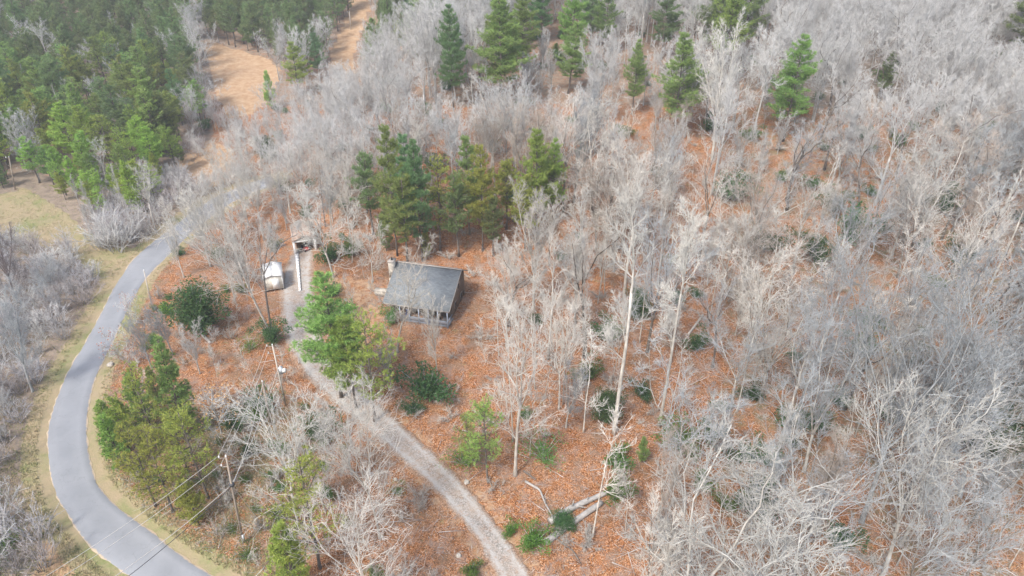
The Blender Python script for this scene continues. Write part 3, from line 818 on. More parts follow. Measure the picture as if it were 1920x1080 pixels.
G1, G2, YG, BG = (1, 1, 1), (1.25, 1.25, 1.0), (1.65, 1.35, .8), (.85, 1.05, 1.15)
PT = [
 ('thin_pine', 292, 950, 805, 'olive pine low on the bank inside the bend', dict(tint=YG, var=0, wide=1.05)),
 ('young_pine', 213, 822, 750, 'bushy bright pine touching the inner road verge', dict(tint=(1.35, 1.45, .9), var=1, wide=1.1)),
 ('thin_pine', 352, 885, 768, 'olive pine behind the bushy roadside pine', dict(tint=YG, var=1, wide=1.05)),
 ('young_pine', 300, 760, 690, 'short pine uphill of the pointed pine', dict(tint=G2, var=0)),
 ('young_pine', 372, 985, 900, 'low pine beside the near utility pole', dict(tint=YG, var=1, wide=1.1)),
 ('white_pine', 640, 745, 512, 'big soft green pine beside the driveway opposite the cabin', dict(tint=(1.4, 1.45, 1.1), var=0, wide=1.2)),
 ('white_pine', 668, 765, 590, 'shorter green pine between the big pine and the leaning one', dict(tint=(1.5, 1.45, .95), var=1, wide=1.15)),
 ('thin_pine', 702, 790, 598, 'yellow green pine leaning beside the big driveway pine', dict(tint=YG, var=0, wide=1.1)),
 ('spire', 350, 815, 635, 'narrow dark green pine with pointed top on the bank', dict(tint=G2, var=0, wide=1.15)),
 ('thin_pine', 300, 850, 690, 'sparse olive pine next to the pointed pine', dict(tint=YG, var=1)),
 ('thin_pine', 392, 935, 770, 'bushy yellow green pine beside the near utility pole', dict(tint=YG, var=0, wide=1.1)),
 ('young_pine', 232, 880, 780, 'small bright green pine by the inner curve of the road', dict(tint=(1.3, 1.4, .9), var=0)),
 ('young_pine', 275, 800, 700, 'young pine at the inner edge of the bend', dict(tint=G2, var=1)),
 ('thin_pine', 600, 1065, 862, 'yellow green pine at the foot of the wooded bank', dict(tint=YG, var=1, wide=1.1)),
 ('young_pine', 560, 1120, 985, 'low pine below the yellow green pine', dict(tint=YG, var=0)),
 ('thin_pine', 915, 905, 755, 'sparse light green pine beside the driveway bank', dict(tint=(1.5, 1.5, 1.0), var=0, wide=1.0)),
 ('thin_pine', 880, 870, 780, 'little tilted pine beside the sparse light green one', dict(tint=(1.5, 1.5, 1.0), var=1, wide=1.1)),
 ('white_pine', 745, 480, 235, 'bright topped pine uphill of the chimney', dict(tint=G2, var=1, wide=.75)),
 ('white_pine', 792, 490, 265, 'blue green pine uphill of the cabin roof', dict(tint=BG, var=2, wide=.8)),
 ('white_pine', 905, 470, 270, 'yellow green pine uphill of the roof ridge', dict(tint=YG, var=0, wide=.85)),
 ('field_pine', 860, 480, 330, 'dark pine tucked behind the yellow green one', dict(tint=G1, var=0)),
 ('white_pine', 1005, 440, 240, 'bright green pine uphill and east of the roof', dict(tint=(1.4, 1.5, .9), var=1)),
 ('field_pine', 950, 430, 300, 'olive pine between two brighter pines behind the cabin', dict(tint=YG, var=1)),
 ('young_pine', 800, 485, 430, 'low pine at the wood edge behind the cabin', dict(tint=YG, var=0)),
 ('young_pine', 725, 470, 395, 'low dark pine by the chimney', dict(tint=G1, var=1)),
 ('field_pine', 765, 500, 330, 'dark clumpy pine close behind the chimney', dict(tint=G2, var=2)),
 ('thin_pine', 825, 470, 300, 'open olive pine above the cabin ridge', dict(tint=YG, var=0, wide=1.1)),
 ('white_pine', 880, 440, 255, 'soft green pine deep in the clump behind the cabin', dict(tint=G2, var=1, wide=.9)),
 ('white_pine', 770, 440, 250, 'grey green pine deep in the clump behind the cabin', dict(tint=BG, var=0, wide=.9)),
 ('field_pine', 700, 440, 290, 'pine half veiled by white twigs uphill of the yard', dict(tint=G1, var=3)),
 ('white_pine', 1035, 420, 262, 'eastern end pine of the clump behind the cabin', dict(tint=(1.4, 1.5, .9), var=2, wide=.9)),
 ('field_pine', 985, 470, 330, 'low olive pine at the east end of the clump', dict(tint=YG, var=0)),
 ('field_pine', 925, 480, 370, 'small dark pine at the wood edge above the roof', dict(tint=G1, var=1)),
 ('white_pine', 980, 140, -20, 'green pine just east of the broadest ridge pine', dict(tint=G2, var=2)),
 ('white_pine', 1390, 110, -60, 'dark green pine at the east end of the crest', dict(tint=G1, var=1, wide=1.0)),
 ('thin_pine', 325, 960, 815, 'yellow green pine nearest the road verge', dict(tint=YG, var=1, wide=1.1)),
 ('young_pine', 245, 845, 745, 'bushy bright pine at the inside edge of the bend', dict(tint=(1.35, 1.45, .9), var=1, wide=1.1)),
 ('white_pine', 850, 205, 10, 'pine with a bare dark trunk on the ridge', dict(tint=BG, var=2, wide=.7)),
 ('white_pine', 940, 205, -5, 'broadest and tallest pine on the ridge', dict(tint=G2, var=0, wide=1.15)),
 ('white_pine', 1065, 175, 40, 'leaning light green pine on the ridge', dict(tint=G2, var=1, tilt=(0, .1), wide=1.1)),
 ('white_pine', 1262, 265, 60, 'tall green pine over the wooded hollow', dict(tint=G2, var=1, wide=.95)),
 ('white_pine', 1468, 265, 68, 'solitary pointed pine among grey bare crowns', dict(tint=(1.25, 1.35, .95), var=2, wide=.95)),
 ('white_pine', 1340, 130, -90, 'dark green pine at the top of the ridge', dict(tint=G1, var=0, wide=1.1)),
 ('white_pine', 1185, 215, 75, 'slim green pine on the ridge', dict(tint=G2, var=2, wide=.7)),
 ('white_pine', 1905, 130, -60, 'dark pine at the far edge of the bare wood', dict(tint=G1, var=1)),
 ('white_pine', 1105, 90, -30, 'pale green pine crowning the hilltop', dict(tint=BG, var=0)),
 ('white_pine', 1015, 80, -40, 'blue green pine crowning the hilltop', dict(tint=BG, var=2)),
 ('white_pine', 1240, 110, -30, 'pine behind the bare crowns of the hilltop', dict(tint=BG, var=1)),
 ('white_pine', 1650, 190, 95, 'small pine half hidden in grey twigs', dict(tint=G1, var=2, wide=.8)),
 ('white_pine', 562, 180, 78, 'bright light green pine at the clearing edge', dict(tint=(1.6, 1.7, 1.0), var=1, wide=1.1)),
 ('young_pine', 510, 205, 135, 'small vivid green pine at the clearing corner', dict(tint=(1.5, 1.7, .9), var=0, wide=.9)),
 ('white_pine', 600, 150, 60, 'grey green pine beside the dirt lane', dict(tint=BG, var=0, wide=.9)),
 ('young_pine', 342, 305, 265, 'small round dark pine at the clearing edge', dict(tint=G1, var=1)),
]
for kd, u, v, vt, lb, kw in PT:
    if kd == 'white_pine' and v < 280: kw['wide'] = kw.get('wide', 1) * 1.25
    hp(kd, u, v, vt, lb, **kw)

ST = [
 ('holly', 378, 618, 500, 'dense dark green evergreen between road and shed', dict(tint=(.9, 1.1, 1.0), wide=1.15)),
 ('holly', 1192, 598, 515, 'dark evergreen tree above the orange slope', dict(wide=.75)),
 ('holly', 1140, 790, 708, 'compact dark evergreen beside the thin white trunk', dict(wide=.85)),
 ('laurel', 803, 745, 680, 'dark shrub half covered by bare twigs below the cabin', dict()),
 ('young_pine', 1203, 868, 820, 'small cone-shaped evergreen alone on the leaves', dict(tint=G2, wide=.9)),
 ('laurel', 1308, 655, 620, 'green shrub by the fallen branch', dict()),
 ('loose', 1018, 860, 815, 'light green bush on the leaf slope', dict(tint=(1.8, 1.7, 1.2))),
 ('laurel', 985, 782, 765, 'tiny green bush on the leaf slope', dict(tint=(1.5, 1.5, 1.1))),
 ('laurel', 1135, 638, 595, 'grey green shrub downhill of the dark evergreen', dict(tint=(1.2, 1.1, 1.1))),
 ('laurel', 492, 770, 730, 'glossy shrub beneath the twin wires', dict()),
 ('laurel', 478, 790, 765, 'yellow green shrub beneath the twin wires', dict(tint=(2.2, 2.0, .9))),
 ('laurel', 440, 805, 770, 'dark shrub beside the rusty leaved sapling', dict()),
 ('laurel', 468, 850, 825, 'dark green shrub downhill of the brown stub pole', dict()),
 ('laurel', 312, 590, 565, 'bright yellow green bush near the pale roadside pole', dict(tint=(2.3, 2.1, .9))),
 ('laurel', 510, 640, 600, 'dark shrub at the foot of the leaning grey tree', dict()),
 ('loose', 470, 655, 630, 'olive ground shrub on the leaf bank', dict(tint=(1.9, 1.6, .9))),
 ('laurel', 1600, 450, 385, 'large laurel on the upper leaf slope', dict(wide=1.2)),
 ('laurel', 1560, 395, 350, 'laurel above the upper leaf slope', dict()),
 ('laurel', 1375, 375, 320, 'laurel under the white crooked tree', dict()),
 ('holly', 1770, 400, 330, 'dark holly behind the low forked white tree', dict(wide=.9)),
 ('laurel', 1440, 470, 430, 'spreading laurel with bare twigs above it', dict(wide=1.3)),
 ('laurel', 1530, 490, 440, 'laurel beside the thick grey trunk', dict()),
 ('laurel', 1800, 500, 450, 'dark laurel near the low forked white tree', dict()),
 ('holly', 1880, 760, 640, 'dark evergreen mass at the wood side', dict(wide=1.2)),
 ('holly', 1850, 860, 740, 'evergreen under twisted grey limbs', dict(wide=1.2)),
 ('laurel', 1480, 800, 765, 'green shrub behind the tall grey trunk', dict()),
 ('laurel', 1530, 805, 770, 'second green shrub behind the tall grey trunk', dict()),
 ('laurel', 1400, 865, 830, 'low dark laurel above the twisted white tree', dict(wide=1.2)),
 ('laurel', 1440, 870, 845, 'low dark laurel uphill of the large forked tree', dict(wide=1.3)),
 ('laurel', 1330, 825, 790, 'light green shrub at the edge of the orange slope', dict(tint=(1.4, 1.4, 1.2))),
 ('laurel', 1275, 845, 790, 'light green shrub below the straight pale trunk', dict(tint=(1.7, 1.6, 1.1))),
 ('laurel', 1410, 960, 900, 'dark bush under the large forked pale tree', dict()),
 ('laurel', 1000, 1020, 992, 'yellow green bush overhanging the driveway', dict(tint=(1.7, 1.55, .8), wide=1.3)),
 ('laurel', 958, 1000, 980, 'yellow green bush at the driveway edge', dict(tint=(1.7, 1.55, .8))),
 ('loose', 870, 870, 830, 'olive shrub on the driveway bank', dict(tint=(1.9, 1.6, .9))),
 ('laurel', 600, 820, 770, 'dark shrub under the white twisted tree', dict()),
 ('holly', 500, 300, 235, 'dark evergreen inside the pale wood by the clearing', dict()),
  ('laurel', 622, 490, 450, 'dark shrub close to the carport side', dict()),
 ('laurel', 735, 605, 575, 'green shrub at the porch corner', dict(tint=(1.6, 1.6, 1.1))),
 ('beech', 415, 812, 720, 'sapling still holding rusty dry leaves', dict(wide=1.5)),
 ('beech', 395, 770, 715, 'small rusty leaved sapling uphill of the larger one', dict(wide=1.4)),
 ('redbud', 246, 690, 625, 'reddish shrub at the inner road edge', dict(wide=1.1)),
 ('redbud', 250, 610, 560, 'reddish twiggy shrub near the pale roadside pole', dict(wide=1.1)),
 ('beech', 855, 420, 360, 'rusty leaved sapling under the pines behind the cabin', dict()),
 ('thicket', 220, 470, 410, 'purple grey bush mound beside the road', dict(wide=1.2)),
 ('thicket', 190, 465, 425, 'purple grey bush next to the roadside mound', dict(wide=1.2)),
 ('thicket', 250, 455, 415, 'purple grey bush behind the roadside mound', dict(wide=1.2)),
]
for kd, u, v, vt, lb, kw in ST: hp(kd, u, v, vt, lb, **kw)

# ------------------------------------------------------------ SCATTERED TREES
CAB = px(795, 592); SHED = px(515, 545); PORT = px(572, 470)
pineL = [(-200, 395), (0, 365), (45, 355), (110, 395), (150, 425), (215, 420), (290, 395), (330, 330), (345, 300), (385, 250), (372, 100), (355, 30), (300, -60), (-300, -60), (-300, 395)]
pineM = [(385, 80), (440, 95), (505, 112), (545, 140), (600, 150), (614, 100), (638, 55), (660, 10), (668, -60), (360, -60)]
pineR = [(662, 150), (668, 80), (682, 48), (700, -60), (900, -60), (880, 60), (800, 105), (740, 130)]
_o = ['', 'first ', 'second ', 'third ', 'fourth ', 'fifth ', 'sixth ', 'seventh ', 'eighth ', 'ninth ']
LANDM = {'the pale roadside pole': px(285, 575), 'the mossy boulder': px(208, 685), 'the pale tree in the thicket': px(62, 735), 'the thicket below the bend': px(40, 980), 'the roadside mound': px(220, 470), 'the cabin': CAB, 'the white shed': SHED, 'the carport': PORT, 'the fallen logs': px(1080, 965), 'the near utility pole': px(455, 1018),
         'the driveway foot': px(930, 1060), 'the road bend': px(130, 830), 'the grassy field': px(110, 440), 'the low forked white tree': px(1722, 492),
         'the solitary pointed pine': px(1468, 265), 'the two tall white trunks': px(1195, 806), 'the tall ridge pine': px(940, 205),
         'the very large grey tree': px(1615, 980), 'the tan clearing': px(460, 180), 'the dirt lane': px(640, 90), 'the large forked pale tree': px(1440, 1100),
         'the thick grey laurel trunk': px(1556, 552), 'the hilltop pines': px(1060, 90), 'the dark pine at the wood edge': px(1905, 130), 'the pine stand': px(120, 200)}
NUM = ['', 'second ', 'third ', 'fourth ', 'fifth ', 'sixth ', 'seventh ', 'eighth ', 'ninth ', 'tenth ', 'eleventh ', 'twelfth ', 'thirteenth ', 'fourteenth ', 'fifteenth ', 'sixteenth ', 'seventeenth ', 'eighteenth ', 'nineteenth ', 'twentieth ']
for _t in ('twenty', 'thirty', 'forty', 'fifty', 'sixty'):
    if _t != 'twenty': NUM.append(_t[:-1] + 'ieth ')
    NUM += [_t + '-' + _q for _q in _o[1:]]
NUM[0] = ''
PEND = []   # (kind, x, y, height, dict, group, noun)
def near_ok(x, y, dmin, lst):
    for a in lst:
        if (a[0] - x) ** 2 + (a[1] - y) ** 2 < dmin * dmin: return False
    return True

CLEAR = []     # (u0, u1, v0, v1, base v, chance that a nearer crown may stay)
for kd_, u_, v_, vt_, lb_, kw_ in PT:
    hw = (v_ - vt_) * .20 * kw_.get('wide', 1)
    CLEAR.append((u_ - hw, u_ + hw, vt_ + 4, vt_ + (v_ - vt_) * .72, v_, .0 if v_ - vt_ > 90 else .15))
for kd_, u_, v_, vt_, lb_, kw_ in ST:
    if kd_ in ('laurel', 'holly'): CLEAR.append((u_ - 20, u_ + 20, vt_, v_, v_, .5))
for kd_, u_, v_, vt_, lb_, kw_ in BT:
    hw = (v_ - vt_) * .13
    CLEAR.append((u_ - hw, u_ + hw, vt_, v_, v_, .55))
CLEAR += [(715, 885, 480, 605, 600, .0), (488, 540, 480, 548, 546, .0), (548, 600, 405, 476, 474, .0), (550, 572, 470, 546, 546, 0), (525, 600, 548, 640, 640, .0), (560, 640, 640, 720, 720, 0),
          (730, 800, 790, 870, 870, .0), (790, 880, 860, 960, 960, 0), (850, 990, 950, 1080, 1080, 0), (398, 530, 95, 185, 190, .05), (345, 430, 275, 335, 335, .2),
          (690, 725, 540, 590, 590, .3), (885, 930, 500, 600, 600, .25)]
for q_ in np.linspace(.02, .98, 40):
    ii_ = int(q_ * (NR - 1)); uu_, vv_, _ = proj(rC[ii_][0], rC[ii_][1], float(H(*rC[ii_])))
    if vv_ > 400: CLEAR.append((uu_ - 45, uu_ + 45, vv_ - 20, vv_ + 20, vv_, .0 if vv_ > 480 else .4))
for a_, b_, c_ in ((618, 665, 112), (620, 668, 92), (628, 674, 74), (638, 684, 56), (648, 690, 38), (656, 696, 20), (662, 702, 2)):
    CLEAR.append((a_ - 2, b_ + 2, c_ - 18, c_ + 4, c_ + 8, 0))
for a_, b_, c_ in ((385, 440, 95), (392, 480, 115), (400, 520, 135), (404, 515, 155), (412, 500, 175), (425, 470, 195)):
    CLEAR.append((a_, b_, c_ - 18, c_ + 4, c_ + 4, .03))
CLEAR.append((1005, 1155, 915, 1030, 1028, 0))
OPENPT = [(1040, 700), (1110, 640), (1210, 640), (1290, 700), (1200, 730), (1060, 800), (1170, 850), (1270, 780), (1100, 880), (860, 800), (880, 700), (800, 640), (1420, 560), (1460, 340), (1550, 300), (1500, 420), (1650, 470), (1340, 640), (1380, 720), (1010, 900), (940, 960),
          (700, 900), (800, 1000), (860, 1050), (430, 680), (470, 720), (930, 740), (1000, 620)]
for uu_, vv_ in [(1400, 620), (1450, 700), (1600, 600), (1700, 560), (1560, 700), (1650, 740), (1780, 640), (1850, 700), (1380, 940), (1500, 900), (1560, 980), (1700, 960), (1760, 1040), (1850, 960), (1250, 960), (1300, 1030), (1820, 560), (1880, 600), (1750, 430), (1620, 330), (1720, 300), (1380, 400)]:
    CLEAR.append((uu_ - 34, uu_ + 34, vv_ - 26, vv_ + 26, vv_ - 30, .5))
for uu_, vv_ in OPENPT: CLEAR.append((uu_ - 38, uu_ + 38, vv_ - 32, vv_ + 32, vv_ - 30, .22))
CW = dict(slim=.2, dome=.36, lacy=.45, tall=.22, crooked=.42, vase=.34, oakdark=.38, sapling=.26, beech=.4, redbud=.4, laurel=.7, holly=.4, thicket=.6, field_pine=.34, thin_pine=.36, white_pine=.38, young_pine=.4)
CF = dict(slim=.4, dome=.55, lacy=.6, tall=.40, crooked=.65, vase=.7, oakdark=.5)
def visible_ok(kd, x, y, hh, floor=0.0):
    z = float(H(x, y)); u0_, v0_, d0_ = (float(q) for q in proj(x, y, z)); u1_, v1_, d1_ = (float(q) for q in proj(x, y, z + hh))
    fr = CF.get(kd, .8); hw = CW.get(kd, .35) * hh * F / d1_ / 2
    vb = v1_ + (v0_ - v1_) * fr; uc = u1_ + (u0_ - u1_) * fr * .5
    keep = 1.0
    for a0, a1, b0, b1, bv, ch in CLEAR:
        if v0_ <= bv + 3: continue
        ou = min(uc + hw, a1) - max(uc - hw, a0); ov = min(vb, b1) - max(v1_, b0)
        if ou > 4 and ov > 4: keep = min(keep, ch)
        # the bare stem crossing it
        elif ch == 0 and a0 < (u0_ + u1_) / 2 < a1 and v1_ < b1 and v0_ > b0 and (bv == 1028 or random.random() < .55): keep = 0
    return keep > 0 and random.random() < max(keep, floor)

def scatter(cell, xr, yr, test, jitter=.45):
    out = []
    for gx in np.arange(xr[0], xr[1], cell):
        for gy in np.arange(yr[0], yr[1], cell):
            x = gx + RNG.uniform(-jitter, jitter) * cell; y = gy + RNG.uniform(-jitter, jitter) * cell
            out.append((x, y))
    A = np.array(out); z = H(A[:, 0], A[:, 1]); u, v, d = proj(A[:, 0], A[:, 1], z)
    ok = (u > -170) & (u < 2090) & (v > -70) & (v < 1400) & (d > 40)
    ok &= test(A[:, 0], A[:, 1], u, v)
    ok &= (dist_poly(A[:, 0], A[:, 1], rC[::4]) > 4.6) & (dist_poly(A[:, 0], A[:, 1], dC[::4]) > 3.6)
    for p, r in ((CAB, 11), (SHED, 4.5), (PORT, 6)): ok &= np.hypot(A[:, 0] - p.x, A[:, 1] - p.y - (2 if p is CAB else 0)) > r
    return [(x, y, uu, vv, dd_) for x, y, uu, vv, dd_, o in zip(A[:, 0], A[:, 1], u, v, d, ok) if o]

vr_ = np.array([p[1] for p in road_L]); ur_ = np.array([p[0] for p in road_L])
def left_of_road(u, v): return (u < np.interp(v, vr_, ur_)) & (v > 325)
noclear = lambda u, v: ~(inpoly(u, v, clearing1) | inpoly(u, v, clearing2) | inpoly(u, v, dirt_lane) | inpoly(u, v, field))
isp = lambda u, v: inpoly(u, v, pineL) | inpoly(u, v, pineM) | inpoly(u, v, pineR)
island = lambda u, v: (v > 545) & (u < np.interp(v, [p[1] for p in drive_L], [p[0] for p in drive_L])) & ~left_of_road(u, v)
opening = [(985, 1010), (900, 860), (790, 740), (740, 610), (900, 620), (1010, 560), (1290, 560), (1400, 640), (1450, 760), (1330, 900), (1160, 1010)]
wood = lambda x, y, u, v: noclear(u, v) & ~isp(u, v) & ~left_of_road(u, v) & ~island(u, v)
# pines
for x, y, u, v, d in scatter(5.0, (-260, 60), (120, 360), lambda x, y, u, v: isp(u, v) & noclear(u, v)):
    if random.random() < .09:
        PEND.append((random.choice(['vase', 'slim', 'dome']), x, y, random.uniform(9, 14), dict(tint=tuple(np.array(PALE) * random.uniform(.7, 1))), 'bare trees amid the pines', u, v, d)); continue
    hh = random.uniform(8, 17) * (.75 if (u < 330 and v > 330) else 1)
    kd = random.choice(['field_pine'] * 5 + ['thin_pine', 'white_pine', 'young_pine'])
    if not near_ok(x, y, 2.5, PLACED): continue
    if not visible_ok(kd, x, y, hh): continue
    tn = random.choice([(1, 1, 1), (1.2, 1.15, .9), (.85, .95, 1.05), (1.45, 1.3, .85), (1.35, 1.4, 1.05), (1.6, 1.5, 1.1), (1.4, 1.3, .9)])
    if u < 340 and v > 300: tn = (tn[0] * 1.15, tn[1] * 1.2, tn[2] * .85)
    PEND.append((kd, x, y, hh, dict(tint=tn, wide=random.uniform(.95, 1.3)), 'pines of the far stands', u, v, d))
for x, y, u, v, d in scatter(11, (-60, 160), (120, 330), lambda x, y, u, v: inpoly(u, v, [(640, 150), (860, 60), (1420, 20), (1480, 130), (1300, 190), (900, 190), (760, 190)])):
    if random.random() < .72 or not near_ok(x, y, 6, PLACED): continue
    PEND.append((random.choice(['white_pine', 'white_pine', 'field_pine']), x, y, random.uniform(15, 24), dict(tint=random.choice([(1.1, 1.1, 1), (.9, 1.05, 1.05), (1.3, 1.4, .95)])), 'pines along the ridge', u, v, d))
# bare wood
opd = lambda u, v: inpoly(u, v, opening)
WPTS = []
for x, y, u, v, d in scatter(5.15, (-110, 260), (38, 330), wood):
    if not near_ok(x, y, 3.4, PLACED): continue
    if 560 < u < 700 and 480 < v < 720: continue
    if v > 230 and u > 1000 and random.random() < (.30 if (u > 1350 and v > 450) else (.10 if u > 1350 else .28)): continue
    kd = random.choice(['dome'] * 3 + ['lacy'] * 3 + ['oakdark'] * (u > 1250) + ['tall'] * 2 + ['crooked'] * 2 + ['vase'] * 3 + ['oakdark'])
    hh = random.uniform(14, 21)
    if u > 1350: hh *= 1.05
    if u < 1000 and v < 500 and x < -20: hh = random.uniform(12, 17)
    if x < -45 and v > 300: hh = random.uniform(9, 14)
    if not visible_ok(kd, x, y, hh):
        kd, hh = 'vase', hh * .55
        if random.random() < .3 or not visible_ok(kd, x, y, hh): continue
    warm = random.random() < (.75 if u < 1300 else .25)
    tn = np.array(WARM if warm else COOL) * random.uniform(.8, 1.15)
    if random.random() < .25: tn = np.array((.78, .68, .60)) * random.uniform(.8, 1.1)
    bt_ = tuple(np.array(random.choice([PALE, PALE, (1, .98, .94), (.6, .57, .53), (.38, .34, .30)])) * random.uniform(.85, 1.1))
    PEND.append((kd, x, y, hh, dict(tint=bt_, twig_tint=tuple(tn), wide=random.uniform(.85, 1.15)), 'leafless trees of the wood', u, v, d))
for x, y, u, v, d in scatter(3.7, (-40, 110), (45, 150), lambda x, y, u, v: wood(x, y, u, v) & (v > 420) & (u > 700)):
    if random.random() > (.62 if opd(u, v) else .25) or not near_ok(x, y, 2.0, PLACED): continue
    hh = random.uniform(11, 20)
    if not visible_ok('slim', x, y, hh, .3): continue
    PEND.append(('slim', x, y, hh, dict(tint=tuple(np.array(PALE if random.random() < .5 else WARM) * random.uniform(.85, 1.1)), wide=random.uniform(.8, 1.05), tilt=(random.gauss(0, .02), random.gauss(0, .025))), 'leafless trees of the wood', u, v, d))
# saplings
sap = []
for x, y, u, v, d in scatter(5.0, (-110, 130), (45, 175), lambda x, y, u, v: noclear(u, v) & ~isp(u, v) & ~left_of_road(u, v)):
    if random.random() < .25: continue
    if 540 < u < 640 and 480 < v < 720: continue
    if not near_ok(x, y, 1.5, PLACED): continue
    sap.append((u, v, d, x, y))
sap.sort(key=lambda s: s[2])
for u, v, d, x, y in sap[:560]:
    hh = random.uniform(5, 12) * (.6 if island(u, v) else 1)
    if not visible_ok('sapling', x, y, hh, .3): continue
    PEND.append(('sapling', x, y, hh, dict(tint=tuple(np.array(WARM if u < 1400 else COOL) * random.uniform(.75, 1.15)), tilt=(random.gauss(0, .05), random.gauss(0, .06))), 'saplings under the bare trees', u, v, d))
# grey roadside thicket
for x, y, u, v, d in scatter(2.9, (-140, -20), (45, 150), lambda x, y, u, v: left_of_road(u, v) & noclear(u, v) & ((v > 430) | (u > 170))):
    if dist_poly(x, y, rC[::4]) < 5.4 or random.random() < .08: continue
    PEND.append(('thicket', x, y, random.uniform(2.2, 4.6), dict(tint=tuple(np.array(random.choice([(1.0, .98, 1.0), (.92, .9, .95), (1.12, 1.12, 1.12), (.85, .78, .78)]))), wide=random.uniform(.9, 1.3)), 'grey bushes on the outer side of the road', u, v, d))
for x, y, u, v, d in scatter(9, (-140, -20), (45, 150), lambda x, y, u, v: left_of_road(u, v) & noclear(u, v) & (v > 470)):
    if dist_poly(x, y, rC[::4]) < 9: continue
    PEND.append((random.choice(['vase', 'dome', 'sapling']), x, y, random.uniform(6, 9), dict(tint=COOL, wide=1.2), 'young bare trees in the roadside thicket', u, v, d))
# bank between road and drive
for x, y, u, v, d in scatter(2.7, (-80, 20), (38, 110), lambda x, y, u, v: island(u, v)):
    if random.random() < (.08 if v > 790 and u < 620 else .50) or not near_ok(x, y, 1.6, PLACED): continue
    leafy = 380 < u < 560 and 640 < v < 800
    if leafy and random.random() < .85: continue
    kd = random.choice(['thicket', 'brush', 'brush', 'loose', 'laurel', 'redbud'] if v < 790 else ['thicket', 'brush', 'brush', 'loose', 'laurel', 'loose'])
    if not visible_ok(kd, x, y, 1.5): continue
    tn = (1.5, 1.35, .85) if kd in ('laurel', 'loose') else tuple(np.array((.9, .84, .78)) * random.uniform(.75, 1.15))
    PEND.append((kd, x, y, random.uniform(1.0, 2.2) * (1.0 if kd != 'redbud' else 1.5), dict(tint=tn), 'bushes on the bank inside the bend', u, v, d))
for x, y, u, v, d in scatter(5.5, (-90, 130), (40, 150), lambda x, y, u, v: wood(x, y, u, v) & ~inpoly(u, v, yard)):
    if random.random() < .35 or not visible_ok('thicket', x, y, 1.0): continue
    PEND.append(('brush', x, y, random.uniform(.6, 1.8), dict(tint=tuple(np.array((.95, .9, .84)) * random.uniform(.7, 1.15)), wide=random.uniform(1.0, 2.2)), 'low brush on the leaf slope', u, v, d))
for x, y, u, v, d in scatter(4.5, (-90, -15), (38, 90), lambda x, y, u, v: left_of_road(u, v) & (v > 880)):
    if dist_poly(x, y, rC[::4]) < 6 or random.random() < .3: continue
    PEND.append(('loose', x, y, random.uniform(1.2, 2.4), dict(tint=(1.5, 1.45, .85), wide=random.uniform(1, 1.5)), 'green bushes in the roadside brush', u, v, d))
# laurels through the wood, wood edge shrubs
for x, y, u, v, d in scatter(9.5, (-90, 200), (50, 230), wood):
    p = .75 if u > 1350 else (.30 if opd(u, v) else .45)
    if random.random() > p or not near_ok(x, y, 2, PLACED): continue
    PEND.append((random.choice(['laurel', 'laurel', 'laurel', 'holly']), x, y, random.uniform(1.6, 3.4), dict(tint=random.choice([(1, 1, 1), (.85, 1, 1.1), (1.4, 1.3, .9)]), wide=random.uniform(1, 1.4)), 'evergreen shrubs under the bare trees', u, v, d))
for x, y, u, v, d in scatter(6, (-120, -30), (130, 260), lambda x, y, u, v: inpoly(u, v, [(385, 150), (440, 220), (440, 300), (360, 330), (330, 260)])):
    PEND.append((random.choice(['thicket', 'beech', 'vase']), x, y, random.uniform(3, 6), dict(tint=(1, .9, .9)), 'scrub at the edge of the tan clearing', u, v, d))

# nearest 300 of a kind become objects, the rest one far wood
from collections import defaultdict
byname = defaultdict(list)
for p in PEND: byname[NAMES[p[0]]].append(p)
handn = defaultdict(int)
for a in PLACED: handn[NAMES[a[2]]] += 1
FAR = []
NOUN = dict(low_brush='pale twig tangle', bare_tree='leafless tree', sapling='sapling', beech_sapling='rusty leaved sapling', red_shrub='reddish shrub', pine_tree='pine', evergreen_shrub='evergreen shrub', holly_tree='dark holly', bare_shrub='grey bush')
SHAPE = dict(loose='loose', slim='slender straight',brush='low',dome='round-crowned', lacy='fine-twigged', tall='tall slim', crooked='crooked', vase='fan-shaped', oakdark='dark-barked', sapling='thin', beech='short', redbud='twiggy', white_pine='broad', field_pine='clumpy', young_pine='bushy', thin_pine='sparse', spire='narrow', laurel='low', holly='dense', thicket='twiggy')
for nm, L in byname.items():
    L.sort(key=lambda p: p[8])
    room = 296 - handn[nm]
    near, far = L[:room], L[room:]
    FAR += far
    groups = defaultdict(list)
    for p in near:
        best = min(LANDM.items(), key=lambda kv: (kv[1].x - p[1]) ** 2 + (kv[1].y - p[2]) ** 2)
        q = best[1]; dx, dy = p[1] - q.x, p[2] - q.y
        side = ('beyond' if dy > 0 else 'in front of') if abs(dy) > abs(dx) else ('east of' if dx > 0 else 'west of')
        dist = math.hypot(dx, dy)
        tall = 'tall ' if p[3] > 19 else ''
        if p[4].get('tint', (1, 1, 1))[0] < .85: tall += 'dull '
        elif p[4].get('tint', (1, 1, 1))[0] > 1.25: tall += 'bright '
        groups[(tall + SHAPE[p[0]], side, best[0])].append((dist, p))
    for (shape, side, lm), items in groups.items():
        items.sort(key=lambda t: t[0])
        for i, (dist, p) in enumerate(items):
            nth = NUM[min(i, len(NUM) - 1)]
            lab = f"{shape + ' ' if nm != 'low_brush' else shape[:-3]}{NOUN[nm]}, {nth}nearest {side} {lm}"
            z = float(H(p[1], p[2]))
            plant(p[0], (p[1], p[2], z - .05), p[3], lab, group=p[5], **p[4])
print('placed', {k: len(v) for k, v in byname.items()}, 'far', len(FAR))

